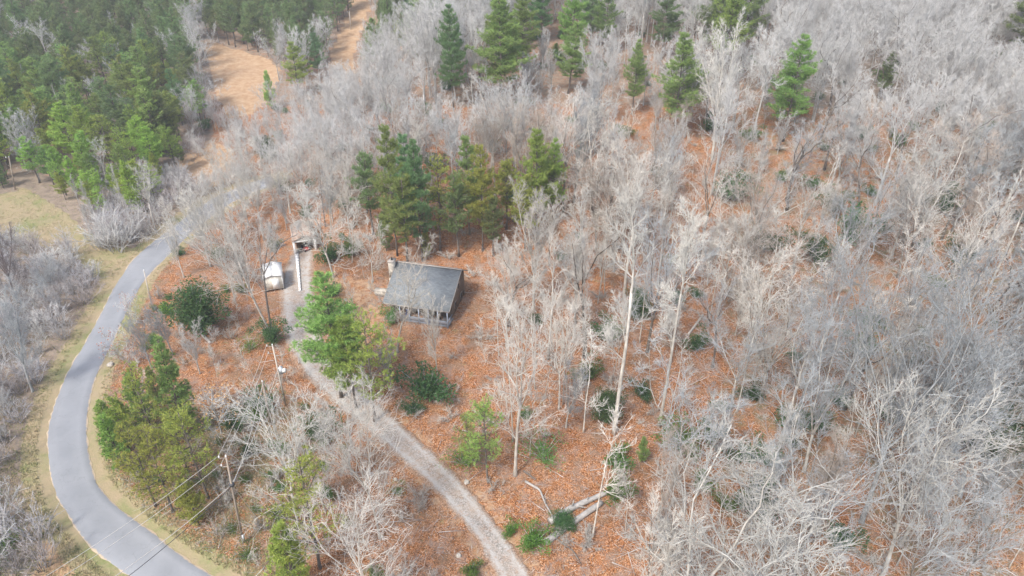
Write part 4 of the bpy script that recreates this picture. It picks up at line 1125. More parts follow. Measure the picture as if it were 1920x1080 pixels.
# far trees: one object, instanced copies of joined trees
def joined(parts, name):
    V, Fc, mi, mats = [], [], [], []
    off = 0; me = bpy.data.meshes.new(name)
    Q = []; T = []; MQ = []; MT = []; n = 0
    for k_, (pn, m) in enumerate(parts):
        co = np.empty(len(m.vertices) * 3, np.float32); m.vertices.foreach_get('co', co)
        vi = np.empty(len(m.loops), np.int32); m.loops.foreach_get('vertex_index', vi)
        lt = np.empty(len(m.polygons), np.int32); m.polygons.foreach_get('loop_total', lt)
        V.append(co.reshape(-1, 3)); nq = int((lt == 4).sum()); ntri = int((lt == 3).sum())
        Q.append(vi[:nq * 4] + n); T.append(vi[nq * 4:] + n); MQ += [k_] * nq; MT += [k_] * ntri
        n += len(m.vertices); me.materials.append(m.materials[0])
    V = np.vstack(V); Q = np.concatenate(Q); T = np.concatenate(T)
    me.vertices.add(len(V)); me.vertices.foreach_set('co', V.ravel())
    me.loops.add(len(Q) + len(T)); me.loops.foreach_set('vertex_index', np.r_[Q, T].astype(np.int32))
    nf = len(Q) // 4 + len(T) // 3; me.polygons.add(nf)
    me.polygons.foreach_set('loop_start', np.r_[np.arange(len(Q) // 4) * 4, len(Q) + np.arange(len(T) // 3) * 3].astype(np.int32))
    me.polygons.foreach_set('material_index', np.array(MQ + MT, np.int32))
    me.update(calc_edges=True)
    return me

def far_wood(name, pts, kinds, label):
    col = bpy.data.collections.new(name + '_kinds')
    idx = {}; hts = []
    protos = []
    for kd in kinds:
        for vi, (H0, parts) in enumerate(PROTO[kd]):
            protos.append((kd, H0, parts))
    for i, (kd, H0, parts) in enumerate(protos):
        o = bpy.data.objects.new('kind_%02d' % i, joined(parts, kd)); col.objects.link(o)
        o.color = (1, 1, 1, 1)
        idx.setdefault(kd, []).append((i, H0))
    me = bpy.data.meshes.new(name); me.vertices.add(len(pts))
    co, sc, ro, ii = [], [], [], []
    for p in pts:
        co += [p[1], p[2], float(H(p[1], p[2])) - .05]
        i, H0 = random.choice(idx[p[0]]); s = p[3] / H0
        ii.append(i); sc += [s, s, s]; ro += [0, 0, random.uniform(0, 6.28)]
    me.vertices.foreach_set('co', co)
    a = me.attributes.new('idx', 'INT', 'POINT'); a.data.foreach_set('value', ii)
    a = me.attributes.new('scl', 'FLOAT_VECTOR', 'POINT'); a.data.foreach_set('vector', sc)
    a = me.attributes.new('rot', 'FLOAT_VECTOR', 'POINT'); a.data.foreach_set('vector', ro)
    ob = link(name, me, kind='stuff', label=label, category='wood')
    ng = bpy.data.node_groups.new(name, 'GeometryNodeTree')
    ng.interface.new_socket('Geometry', in_out='INPUT', socket_type='NodeSocketGeometry')
    ng.interface.new_socket('Geometry', in_out='OUTPUT', socket_type='NodeSocketGeometry')
    N = ng.nodes; gi = N.new('NodeGroupInput'); go = N.new('NodeGroupOutput')
    ip = N.new('GeometryNodeInstanceOnPoints'); ci = N.new('GeometryNodeCollectionInfo')
    ci.inputs['Collection'].default_value = col; ci.inputs['Separate Children'].default_value = True; ci.inputs['Reset Children'].default_value = True
    ip.inputs['Pick Instance'].default_value = True
    def na(nm, t):
        n = N.new('GeometryNodeInputNamedAttribute'); n.data_type = t; n.inputs[0].default_value = nm; return n.outputs[0]
    ng.links.new(gi.outputs[0], ip.inputs['Points']); ng.links.new(ci.outputs[0], ip.inputs['Instance'])
    ng.links.new(na('idx', 'INT'), ip.inputs['Instance Index'])
    ng.links.new(na('rot', 'FLOAT_VECTOR'), ip.inputs['Rotation']); ng.links.new(na('scl', 'FLOAT_VECTOR'), ip.inputs['Scale'])
    ng.links.new(ip.outputs[0], go.inputs[0])
    md = ob.modifiers.new('instances', 'NODES'); md.node_group = ng
fb = [p for p in FAR if NAMES[p[0]] == 'bare_tree']
fp = [p for p in FAR if NAMES[p[0]] == 'pine_tree']
if fb: far_wood('distant_bare_wood', fb, ['dome', 'tall', 'crooked', 'vase', 'oakdark', 'lacy', 'slim'], 'mass of grey leafless trees covering the far hillside')
if fp: far_wood('distant_pine_wood', fp, ['field_pine', 'thin_pine', 'white_pine', 'young_pine'], 'mass of dark pines covering the furthest slope')

# ------------------------------------------------------------ LEAF LITTER, GRASS, TWIGS ON THE GROUND
def litter():
    n = 110000
    u = RNG.uniform(-50, 1970, n); v = RNG.uniform(300, 1120, n)
    t = np.full(n, 100.0); a = (u - 960) / F; b_ = (540 - v) / F
    dy, dz = CP + b_ * SP, -SP + b_ * CP
    t = -CAM_H / dz
    for _ in range(12): t = t + (CAM_H + dz * t - H(a * t, dy * t)) / (-dz + .15)
    x, y = a * t, dy * t
    dr = dist_poly(x, y, rC[::4]); dd = dist_poly(x, y, dC[::4])
    ok = (dr > 3.6) & (dd > 2.0) & ~left_of_road(u, v)
    x, y = x[ok], y[ok]; m = len(x)
    P = np.c_[x, y, H(x, y) + .10 + RNG.uniform(0, .12, m)]
    D = unit(np.c_[RNG.standard_normal((m, 2)), RNG.normal(0, .35, m)]) * RNG.uniform(.08, .18, (m, 1))
    W = unit(np.cross(D, np.c_[RNG.normal(0, .4, (m, 2)), np.ones(m)]))
    mb = MB(); mb.leaves(P, D, W, .045)
    k = NM('fallen_leaves', .9, .15)
    c = k.ramp(k.voro(4.0), [(0, rgb(.18, .07, .03)), (.45, rgb(.38, .165, .07)), (.8, rgb(.50, .27, .14)), (1, rgb(.60, .44, .31))])
    k.col(c)
    link('leaf_litter', mb.mesh('leaf_litter', k.m), kind='stuff', label='orange brown fallen leaves covering the slope', category='leaves')
    # dead twigs lying about
    n = 9000
    s = RNG.choice(m, n, replace=False)
    A = P[s] + np.array([0, 0, .02]); ph = RNG.uniform(0, 6.28, n); L = RNG.uniform(.4, 1.8, n)
    B = A + np.c_[np.cos(ph) * L, np.sin(ph) * L, RNG.uniform(-.05, .3, n)]
    mb = MB(); mb.cones(A, B, .02)
    sb = RNG.choice(m, 220, replace=False); A2 = P[sb] + np.array([0, 0, .06]); p2 = RNG.uniform(0, 6.28, 220); L2 = RNG.uniform(1.5, 4, 220)
    mb.cones(A2, A2 + np.c_[np.cos(p2) * L2, np.sin(p2) * L2, RNG.uniform(-.1, .4, 220)], .045, None, 4)
    link('fallen_twigs', mb.mesh('fallen_twigs', M['twig']), kind='stuff', label='pale dead twigs scattered over the leaves', category='twigs')
litter()

def grasses():
    n = 60000
    u = RNG.uniform(-50, 700, n); v = RNG.uniform(340, 1120, n)
    a = (u - 960) / F; b_ = (540 - v) / F; dy, dz = CP + b_ * SP, -SP + b_ * CP
    t = -CAM_H / dz
    for _ in range(12): t = t + (CAM_H + dz * t - H(a * t, dy * t)) / (-dz + .15)
    x, y = a * t, dy * t
    dr = dist_poly(x, y, rC[::3])
    ls = left_of_road(u, v)
    ok = (dr > 3.15) & ((dr < 5.5) | (ls & (RNG.random(n) < .5)) | inpoly(u, v, field) | ((v > 760) & (dist_poly(x, y, dC[::4]) > 5) & (u < 560)))
    x, y = x[ok], y[ok]; m = len(x)
    P = np.c_[x, y, H(x, y) - .02]; k2 = 3
    c = np.repeat(P, k2, 0) + np.c_[RNG.normal(0, .08, (m * k2, 2)), np.zeros(m * k2)]
    D = unit(np.c_[RNG.normal(0, .45, (m * k2, 2)), np.ones(m * k2)]) * RNG.uniform(.12, .42, (m * k2, 1))
    mb = MB(); mb.blades(c, D, unit(np.cross(D, RNG.standard_normal(D.shape))), .035)
    k = NM('dry_grass', .9, .15)
    cc = k.mix(k.ramp(k.noise(.35, 4, .7), [(.42, rgb(0, 0, 0)), (.58, rgb(1, 1, 1))]), rgb(.20, .235, .075), rgb(.38, .30, .17))
    k.col(k.mix(k.ramp(k.noise(6, 2), [(.4, rgb(0, 0, 0)), (.7, rgb(.6, .6, .6))]), cc, rgb(.52, .44, .30)))
    link('verge_grass', mb.mesh('verge_grass', k.m), kind='stuff', label='dry green and tan grass along the road verges', category='grass')
grasses()

# ------------------------------------------------------------ CABIN
M['shingle'] = None
k = NM('slate_shingles', .85, .3)
bt = k.n.new('ShaderNodeTexBrick'); bt.inputs['Scale'].default_value = 1.0
bt.inputs['Brick Width'].default_value = .5; bt.inputs['Row Height'].default_value = .16; bt.inputs['Mortar Size'].default_value = .012
bt.inputs['Color1'].default_value = rgb(.135, .152, .158); bt.inputs['Color2'].default_value = rgb(.205, .225, .232); bt.inputs['Mortar'].default_value = rgb(.10, .11, .125)
bt.offset = .5
k.link(k.tc.outputs['UV'], bt.inputs['Vector'])
c = k.mix(k.ramp(k.noise(.5, 5, .7), [(.4, rgb(0, 0, 0)), (.7, rgb(.5, .5, .5))]), bt.outputs['Color'], rgb(.25, .262, .26))
c = k.mix(k.ramp(k.noise(5, 4, .8), [(.6, rgb(0, 0, 0)), (.72, rgb(.5, .5, .5))]), c, rgb(.30, .23, .17))
k.col(c); M['shingle'] = k.m
M['logwall'] = simple('brown_log_siding', rgb(.17, .135, .105), .85, .3, 2, stretch=(1, 1, 12))
M['trim'] = simple('weathered_trim', rgb(.30, .27, .24), .8, .2, 5)
M['bluegrey'] = simple('blue_grey_paint', rgb(.30, .34, .40), .6, .15, 5)
M['deck'] = simple('deck_boards', rgb(.27, .24, .22), .85, .2, 3, stretch=(8, 1, 1))
M['glass'] = simple('dark_window_glass', rgb(.02, .025, .03), .12, .2, 1, .6)
M['blue'] = simple('blue_plastic', rgb(.03, .09, .32), .5, .15, 5)
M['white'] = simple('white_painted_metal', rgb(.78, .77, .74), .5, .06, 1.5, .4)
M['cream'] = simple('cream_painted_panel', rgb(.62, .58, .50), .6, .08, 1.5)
M['dark'] = simple('dark_timber', rgb(.045, .04, .035), .9, .3, 4)
M['redpaint'] = simple('red_paint', rgb(.42, .04, .035), .4, .15, 5, .5)
M['rubber'] = simple('black_rubber', rgb(.025, .025, .027), .8, .2, 5)
M['rust'] = simple('rusty_brown_roofing', rgb(.33, .235, .18), .8, .35, 1.2)
M['pole'] = simple('creosote_pole_wood', rgb(.26, .215, .17), .9, .35, 3, stretch=(1, 1, .2))
M['polepale'] = simple('weathered_pole_wood', rgb(.46, .41, .35), .9, .2, 3, stretch=(1, 1, .2))
M['galv'] = simple('galvanised_steel', rgb(.58, .60, .62), .4, .1, 5, .5, metal=.4)
M['wire'] = simple('aluminium_wire', rgb(.50, .47, .43), .5, .1, 3)
M['wiredark'] = simple('black_cable', rgb(.06, .06, .065), .6, .1, 3)
k = NM('field_stone', .9, .2)
vc = k.voro(2.6); vs = k.n.new('ShaderNodeSeparateColor'); k.link(vc, vs.inputs[0])
k.col(k.ramp(vs.outputs[0], [(0, rgb(.28, .25, .21)), (.5, rgb(.44, .40, .34)), (1, rgb(.60, .55, .47))])); k.bump(k.voro(2.6, 'Distance'), .8, .06)
M['stone'] = k.m

CR = -math.radians(15)
def local(p, rz, q): # local offset to world
    return (p.x + q[0] * math.cos(rz) - q[1] * math.sin(rz), p.y + q[0] * math.sin(rz) + q[1] * math.cos(rz))

def cabin():
    # corner: front-left eave seen at (717,566); front-right eave (842,585); ridge ends (743,481),(874,500)
    EH, RH = 2.9, 6.7
    a = px(717, 566, EH); b = px(842, 585, EH)
    ang = math.atan2(b.y - a.y, b.x - a.x); W = math.hypot(b.x - a.x, b.y - a.y)
    # world position of the ridge's left end
    r = px(743, 481, RH)
    n = (-math.sin(ang), math.cos(ang))
    D = (r.x - a.x) * n[0] + (r.y - a.y) * n[1]
    print('D', D); D = max(6.0, min(9.0, D))
    z0 = min(float(H(a.x, a.y)), float(H(b.x, b.y)))
    print('cabin', W, D, math.degrees(ang), z0)
    root = empty('cabin', (a.x, a.y, z0), ang, label='timber cabin with grey shingle roof, stone chimney and railed porch', category='cabin')
    P = 2.4               # porch depth under the front eave
    B = D + 3.0       # back eave distance
    TH = .16
    def roof(name, y0, z0_, y1, z1_):
        mb = MB()
        v = [(-.0, y0, z0_), (W, y0, z0_), (W, y1, z1_), (0, y1, z1_)]
        v += [(x, y, z - TH) for x, y, z in v]
        mb.add(v, [(0, 1, 2, 3), (7, 6, 5, 4), (0, 4, 5, 1), (1, 5, 6, 2), (2, 6, 7, 3), (3, 7, 4, 0)])
        me = mb.mesh(name, M['shingle'])
        uv = me.uv_layers.new(name='UVMap')
        L = math.hypot(y1 - y0, z1_ - z0_)
        for lp in me.loops:
            co = me.vertices[lp.vertex_index].co
            uv.data[lp.index].uv = (co.x, abs(co.y - y0) * L / abs(y1 - y0))
        return link(name, me, root)
    rf = roof('roof', 0, EH, D, RH)
    sl_ = (RH - EH) / D
    rb = roof('roof', B, RH - (B - D) * sl_, D, RH - .002)
    mb = MB(); mb.box((W / 2, D, RH + .03), (W + .05, .34, .08)); link('ridge_cap', mb.mesh('ridge_cap', M['trim']), rf)
    mb = MB(); mb.box((W / 2, -.03, EH - .10), (W, .05, .2)); link('fascia', mb.mesh('fascia', M['trim']), rf)
    for x in (-.03, W + .03):
        mb = MB()
        mb.prism([(x - .025, -.02, EH - .22), (x - .025, D, RH - .22), (x - .025, D, RH + .02), (x - .025, -.02, EH + .02)], (0, 0, 0), (.05, 0, 0))
        link('barge_board', mb.mesh('barge_board', M['trim']), rf)
    # walls
    x0, x1, y0, y1 = .5, W - .5, P, B - .5
    ze = EH + P * sl_ - TH - .02
    mb = MB(); mb.box(((x0 + x1) / 2, y0 + .1, ze / 2 - .2), (x1 - x0, .2, ze + .4)); fw = link('front_wall', mb.mesh('front_wall', M['logwall']), root)
    zb = RH - (y1 - D) * sl_ - TH - .02
    mb = MB(); mb.box(((x0 + x1) / 2, y1 - .1, zb / 2 - .2), (x1 - x0, .2, zb + .4)); link('back_wall', mb.mesh('back_wall', M['logwall']), root)
    for x in (x0, x1 - .2):
        mb = MB(); mb.prism([(x, y0 + .2, -.4), (x, y1 - .2, -.4), (x, y1 - .2, zb - .05), (x, D, RH - TH - .05), (x, y0 + .2, ze)], (0, 0, 0), (.2, 0, 0))
        gw = link('gable_wall', mb.mesh('gable_wall', M['logwall']), root)
        for yy, zz_ in ((D - 2.2, 1.5), (D + .8, 1.5), (D - .4, 3.9)):
            wx = x - .03 if x < 1 else x + .23
            mb = MB(); mb.box((wx, yy, zz_), (.06, 1.0, 1.1)); wf = link('window', mb.mesh('window', M['trim']), root)
            mb = MB(); mb.box((wx + (-.035 if x < 1 else .035), yy, zz_), (.02, .8, .9)); link('pane', mb.mesh('pane', M['glass']), wf)
    mb = MB(); mb.box(((x0 + x1) / 2, (y0 + y1) / 2, -.5), (x1 - x0 + .1, y1 - y0 + .1, .9)); link('foundation', mb.mesh('foundation', M['stone']), root)
    # front windows and door
    for xx in (2.2, W * .42, W * .74, W * .88):
        mb = MB(); mb.box((xx, y0 - .035, 1.65), (1.3, .07, 1.3)); wf = link('window', mb.mesh('window', M['trim']), root)
        for s in (-.3, .3):
            mb = MB(); mb.box((xx + s, y0 - .085, 1.65), (.52, .02, 1.1)); link('pane', mb.mesh('pane', M['glass']), wf)
    mb = MB(); mb.box((W * .58, y0 - .04, 1.35), (1.0, .08, 2.1)); dr_ = link('door', mb.mesh('door', M['dark']), root)
    mb = MB(); mb.box((W * .58 + .38, y0 - .1, 1.3), (.05, .06, .12)); link('handle', mb.mesh('handle', M['galv']), dr_)
    # porch
    px0, px1 = 2.8, W - .15
    nbd = 14
    for i in range(nbd):
        mb = MB(); wbd = (P + .35) / nbd
        mb.box(((px0 + px1) / 2, -.3 + wbd * (i + .5), .22 + .004 * (i % 2)), (px1 - px0, wbd - .02, .07)); link('deck_board', mb.mesh('deck_board', M['deck']), root)
    posts = np.linspace(px0 + .1, px1 - .1, 6)
    for xx in posts:
        mb = MB(); mb.box((xx, -.22, 1.1), (.14, .14, 3.4)); link('porch_post', mb.mesh('porch_post', M['bluegrey']), root)
    for i in range(5):
        xa, xb = posts[i] + .07, posts[i + 1] - .07
        for zz_ in (.40, 1.15):
            mb = MB(); mb.box(((xa + xb) / 2, -.22, zz_), (xb - xa, .09, .09)); rl = link('rail', mb.mesh('rail', M['bluegrey']), root)
        nb_ = 8
        for j in range(nb_):
            xx = xa + (xb - xa) * (j + .5) / nb_
            mb = MB(); mb.box((xx, -.22, .775), (.05, .05, .66)); link('baluster', mb.mesh('baluster', M['bluegrey']), root)
    mb = MB(); mb.box((px1 - .1, .9, 1.15), (.09, 2.1, .09)); link('rail', mb.mesh('rail', M['bluegrey']), root)
    mb = MB(); mb.box((px1 - .1, .9, .40), (.09, 2.1, .09)); link('rail', mb.mesh('rail', M['bluegrey']), root)
    # chimney on the left gable, near the ridge
    ch = MB()
    ch.box((-.42, D - .9, 1.4), (1.0, 2.0, 4.2)); ch.box((-.42, D - .9, 3.9), (.98, 1.5, 1.0), taper=.86)
    ch.box((-.42, D - .9, 5.8), (.8, 1.25, 2.9)); chm = link('chimney', ch.mesh('chimney', M['stone']), root)
    mb = MB(); mb.box((-.42, D - .9, 7.31), (1.0, 1.45, .14)); link('chimney_cap', mb.mesh('chimney_cap', M['trim']), chm)
    mb = MB(); mb.tube([(-.42, D - .9, 7.38), (-.42, D - .9, 7.8)], [.16, .15], 10); link('flue', mb.mesh('flue', M['dark']), chm)
    # chairs on the porch
    def chair(x, y, m, label, s=1):
        cx, cy_ = local(a, ang, (x, y))
        r_ = empty('porch_chair', (cx, cy_, z0 + .26), ang, label=label, category='chair')
        mb = MB(); mb.box((0, 0, .42), (.6, .55, .07)); link('seat', mb.mesh('seat', m), r_)
        mb = MB(); mb.box((0, .30, .85), (.6, .07, .8)); link('backrest', mb.mesh('backrest', m), r_)
        for sx in (-.26, .26):
            mb = MB(); mb.box((sx * 1.18, 0, .64), (.09, .55, .05)); link('armrest', mb.mesh('armrest', m), r_)
            for sy in (-.24, .24):
                mb = MB(); mb.box((sx, sy, .19), (.06, .06, .38)); link('leg', mb.mesh('leg', m), r_)
    chair(3.6, .9, M['blue'], 'blue chair behind the porch railing')
    chair(W - 2.4, 1.1, M['dark'], 'dark chair near the far porch corner')
    chair(W - 4.2, 1.1, M['dark'], 'dark chair beside the cabin door')
    mb = MB(); bx_, by_ = local(a, ang, (4.5, .35))
    # low stone wall left of the chimney
    lx, ly = local(a, ang, (-2.4, D - 1.2))
    zl = float(H(lx, ly))
    mb.box((0, 0, .45), (2.6, .9, .95)); mb.box((0, 0, .97), (2.8, 1.05, .10))
    o = link('stone_grill_wall', mb.mesh('stone_grill_wall', M['stone'])); o.location = (lx, ly, zl); o.rotation_euler.z = ang
    o['label'] = 'low pale stone block beside the cabin chimney'; o['category'] = 'stone wall'
    return root
cabin()

# ------------------------------------------------------------ WHITE SHED
def shed():
    p = px(516, 546); ang = math.radians(17)
    r = empty('shed', (p.x, p.y, p.z), ang, label='small white metal shed raised on dark skids beside the gravel', category='shed')
    Wd, D, Hh = 3.0, 4.6, 2.5; z0 = .35
    for x in (-1.2, 1.2):
        mb = MB(); mb.box((x, D / 2, .17), (.2, D, .36)); link('skid', mb.mesh('skid', M['dark']), r)
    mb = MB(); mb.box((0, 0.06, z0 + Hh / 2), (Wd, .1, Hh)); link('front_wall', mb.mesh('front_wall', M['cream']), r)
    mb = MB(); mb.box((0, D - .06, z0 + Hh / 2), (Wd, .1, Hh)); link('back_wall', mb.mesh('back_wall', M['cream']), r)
    for x in (-Wd / 2 + .05, Wd / 2 - .05):
        mb = MB(); mb.box((x, D / 2, z0 + Hh / 2), (.1, D - .24, Hh)); link('side_wall', mb.mesh('side_wall', M['white']), r)
    for y in (.01, D - .11):
        mb = MB(); mb.prism([(-Wd / 2, y, z0 + Hh), (Wd / 2, y, z0 + Hh), (0, y, z0 + Hh + .28)], (0, 0, 0), (0, .1, 0)); link('gable', mb.mesh('gable', M['white']), r)
    for s in (-1, 1):
        mb = MB(); e = s * (Wd / 2 + .07)
        v = [(0, -.2, z0 + Hh + .34), (e, -.2, z0 + Hh - .02), (e, D + .2, z0 + Hh - .02), (0, D + .2, z0 + Hh + .34)]
        v += [(x, y, z - .06) for x, y, z in v]
        mb.add(v, [(0, 1, 2, 3), (7, 6, 5, 4), (0, 4, 5, 1), (1, 5, 6, 2), (2, 6, 7, 3), (3, 7, 4, 0)])
        rf = link('roof', mb.mesh('roof', M['white']), r)
        for i in range(9):
            yy = -.1 + i * (D + .2) / 8
            mb = MB(); mb.tube([(0, yy, z0 + Hh + .355), (e, yy, z0 + Hh - .005)], [.03, .03], 4); link('roof_rib', mb.mesh('roof_rib', M['white']), rf)
    mb = MB(); mb.box((.35, -.02, z0 + 1.02), (1.1, .05, 1.95)); d = link('door', mb.mesh('door', M['white']), r)
    mb = MB(); mb.box((-.08, -.06, z0 + 1.05), (.04, .05, .16)); link('handle', mb.mesh('handle', M['dark']), d)
    for x in (-Wd / 2 + .04, Wd / 2 - .04):
        mb = MB(); mb.box((x, -.01, z0 + Hh / 2), (.1, .05, Hh)); link('corner_trim', mb.mesh('corner_trim', M['white']), r)
shed()

# ------------------------------------------------------------ CARPORT
def carport():
    p = px(574, 474); ang = math.radians(19)
    r = empty('carport', (p.x, p.y, p.z), ang, label='open fronted white framed carport with rusty brown roof', category='carport')
    Wd, D, Hh = 3.7, 7.0, 2.6
    for x in (-Wd / 2, Wd / 2):
        mb = MB(); mb.box((x, 0, Hh / 2 - .2), (.42, .22, Hh + .4)); link('front_post', mb.mesh('front_post', M['white']), r)
        mb = MB(); mb.box((x, D / 2 + .1, Hh / 2 + .3), (.08, D - .15, Hh + .6 - .62)); link('side_wall', mb.mesh('side_wall', M['trim']), r)
        mb = MB(); mb.box((x, D - .1, Hh / 2), (.16, .2, Hh)); link('rear_post', mb.mesh('rear_post', M['white']), r)
    mb = MB(); mb.box((0, D - .05, Hh / 2), (Wd - .2, .1, Hh)); link('back_wall', mb.mesh('back_wall', M['dark']), r)
    mb = MB(); mb.box((0, 0, Hh - .12), (Wd - .44, .2, .3)); link('header_beam', mb.mesh('header_beam', M['white']), r)
    mb = MB(); mb.prism([(-Wd / 2 - .3, -.1, Hh + .03), (Wd / 2 + .3, -.1, Hh + .03), (0, -.1, Hh + .9)], (0, 0, 0), (0, .12, 0)); link('gable', mb.mesh('gable', M['trim']), r)
    for s in (-1, 1):
        mb = MB(); e = s * (Wd / 2 + .25)
        v = [(0, -.25, Hh + 1.02), (e, -.25, Hh + .04), (e, D + .2, Hh + .04), (0, D + .2, Hh + 1.02)]
        v += [(x, y, z - .08) for x, y, z in v]
        mb.add(v, [(0, 1, 2, 3), (7, 6, 5, 4), (0, 4, 5, 1), (1, 5, 6, 2), (2, 6, 7, 3), (3, 7, 4, 0)])
        rf = link('roof', mb.mesh('roof', M['rust']), r)
    # red riding mower under it
    q = local(p, ang, (.15, 1.2))
    t = empty('riding_mower', (q[0], q[1], p.z), ang + .2, label='red ride-on machine parked inside the open carport', category='mower')
    mb = MB(); mb.box((0, -.55, .62), (.72, 1.0, .45), taper=.86); link('hood', mb.mesh('hood', M['redpaint']), t)
    mb = MB(); mb.box((0, .25, .42), (.9, 1.7, .16)); link('body', mb.mesh('body', M['redpaint']), t)
    mb = MB(); mb.box((0, .45, .68), (.5, .45, .12)); mb.box((0, .70, .92), (.5, .1, .45)); link('seat', mb.mesh('seat', M['rubber']), t)
    mb = MB(); mb.box((0, .1, .26), (1.3, .8, .16)); link('mower_deck', mb.mesh('mower_deck', M['redpaint']), t)
    for sx in (-1, 1):
        mb = MB(); mb.tube([(sx * .42, .65, .38), (sx * .64, .65, .38)], [.38, .38], 16); link('wheel', mb.mesh('wheel', M['rubber']), t)
        mb = MB(); mb.tube([(sx * .36, -.8, .26), (sx * .52, -.8, .26)], [.25, .25], 14); link('wheel', mb.mesh('wheel', M['rubber']), t)
        mb = MB(); mb.box((sx * .22, -1.06, .66), (.14, .03, .1)); link('headlight', mb.mesh('headlight', M['white']), t)
    a_ = np.linspace(0, 2 * np.pi, 13)
    mb = MB(); mb.tube(np.c_[.17 * np.cos(a_), -.02 + .17 * np.sin(a_), 1.02 + .05 * np.sin(a_)], [.02] * 13, 5, False); mb.tube([(0, -.25, .8), (0, -.02, 1.02)], [.02, .02], 5); link('steering_wheel', mb.mesh('steering_wheel', M['rubber']), t)
    # long white edging beam leading from the carport's front post to the gravel
    a, b = px(556, 470), px(563, 546)
    mb = MB(); n = 14; 
    for i in range(n):
        t0, t1 = i / n, (i + 1) / n
        pa, pb = a.lerp(b, t0), a.lerp(b, t1); wd0 = .62 - .3 * t0
        L = (pb - pa).length
        m_ = (pa + pb) / 2
        mb.box((m_.x, m_.y, float(H(m_.x, m_.y)) + .12), (wd0, L + .002 * (i % 2), .40 + .004 * (i % 2)), rz=math.atan2(pb.y - pa.y, pb.x - pa.x) - math.pi / 2)
    o = link('edging_wall', mb.mesh('edging_wall', M['white'])); o['label'] = 'long low white edging running from the carport post to the gravel'; o['category'] = 'edging'
carport()

# ------------------------------------------------------------ FALLEN LOGS AND BRANCHES
def log(pts, r0, r1, label, mat=None, name='fallen_log', knots=4):
    P = []
    for (u, v) in pts:
        q = px(u, v); P.append((q.x, q.y, q.z))
    P = np.array(P); n = 14
    s = np.linspace(0, len(P) - 1, n); Q = np.array([[np.interp(t, range(len(P)), P[:, i]) for i in range(3)] for t in s])
    R = np.linspace(r0, r1, n) * RNG.uniform(.92, 1.08, n); Q[:, 2] = H(Q[:, 0], Q[:, 1]) + R * .85 + .08
    c = Q[0].copy()
    root = empty(name, tuple(c - np.array([0, 0, r0])), label=label, category='log' if name == 'fallen_log' else 'branch')
    Q = Q - (c - np.array([0, 0, r0]))
    mb = MB(); mb.tube(Q, R, 12); link('stem', mb.mesh('stem', mat or M['polepale'], True), root)
    for k_ in range(knots):
        i = RNG.integers(3, n - 1); d = unit(RNG.standard_normal(3) + np.array([0, 0, 1.]))
        mb = MB(); L = RNG.uniform(.6, 1.8)
        mb.tube([Q[i], Q[i] + d * L * .5, Q[i] + d * L + RNG.standard_normal(3) * .1], [R[i] * .35, R[i] * .25, .02], 5); link('branch_stub', mb.mesh('branch_stub', mat or M['polepale']), root)
M['logpale'] = simple('pale_stripped_log', rgb(.33, .31, .285), .85, .3, 3, stretch=(1, 1, 1))
log([(1022, 1022), (1062, 992), (1128, 946)], .36, .30, 'lower of two long pale fallen logs beside the driveway', M['logpale'])
log([(1030, 983), (1075, 955), (1140, 926)], .42, .26, 'upper of two long pale fallen logs beside the driveway', M['logpale'])
log([(985, 905), (1012, 920), (1022, 945), (1035, 968)], .15, .07, 'bent white fallen branch above the pale logs', M['logpale'], 'fallen_branch', 6)
log([(982, 885), (1003, 900)], .12, .09, 'short dark broken branch at the foot of the tall pale tree', M['bark_dark'], 'fallen_branch', 1)
log([(1290, 630), (1318, 592)], .20, .14, 'tan fallen log on the upper orange slope', M['polepale'], 'fallen_log', 2)
log([(380, 630), (395, 645)], .22, .20, 'short pale log on the leaf bank', M['logpale'], 'fallen_log', 0)
log([(365, 600), (372, 590)], .18, .16, 'short cut log near the dense evergreen', M['logpale'], 'fallen_log', 0)
log([(1745, 395), (1790, 410)], .2, .15, 'dark fallen log on the upper leaf slope', M['bark_dark'], 'fallen_log', 1)
log([(1040, 1010), (1075, 1035), (1090, 1060)], .10, .05, 'thin dark fallen stem below the pale logs', M['bark_dark'], 'fallen_branch', 3)
log([(1660, 690), (1700, 720)], .18, .12, 'grey fallen stem under the wide domed tree', M['polepale'], 'fallen_log', 2)
log([(1420, 545), (1400, 535), (1370, 530)], .16, .1, 'dark fallen branch below the crooked white tree', M['bark_dark'], 'fallen_branch', 3)

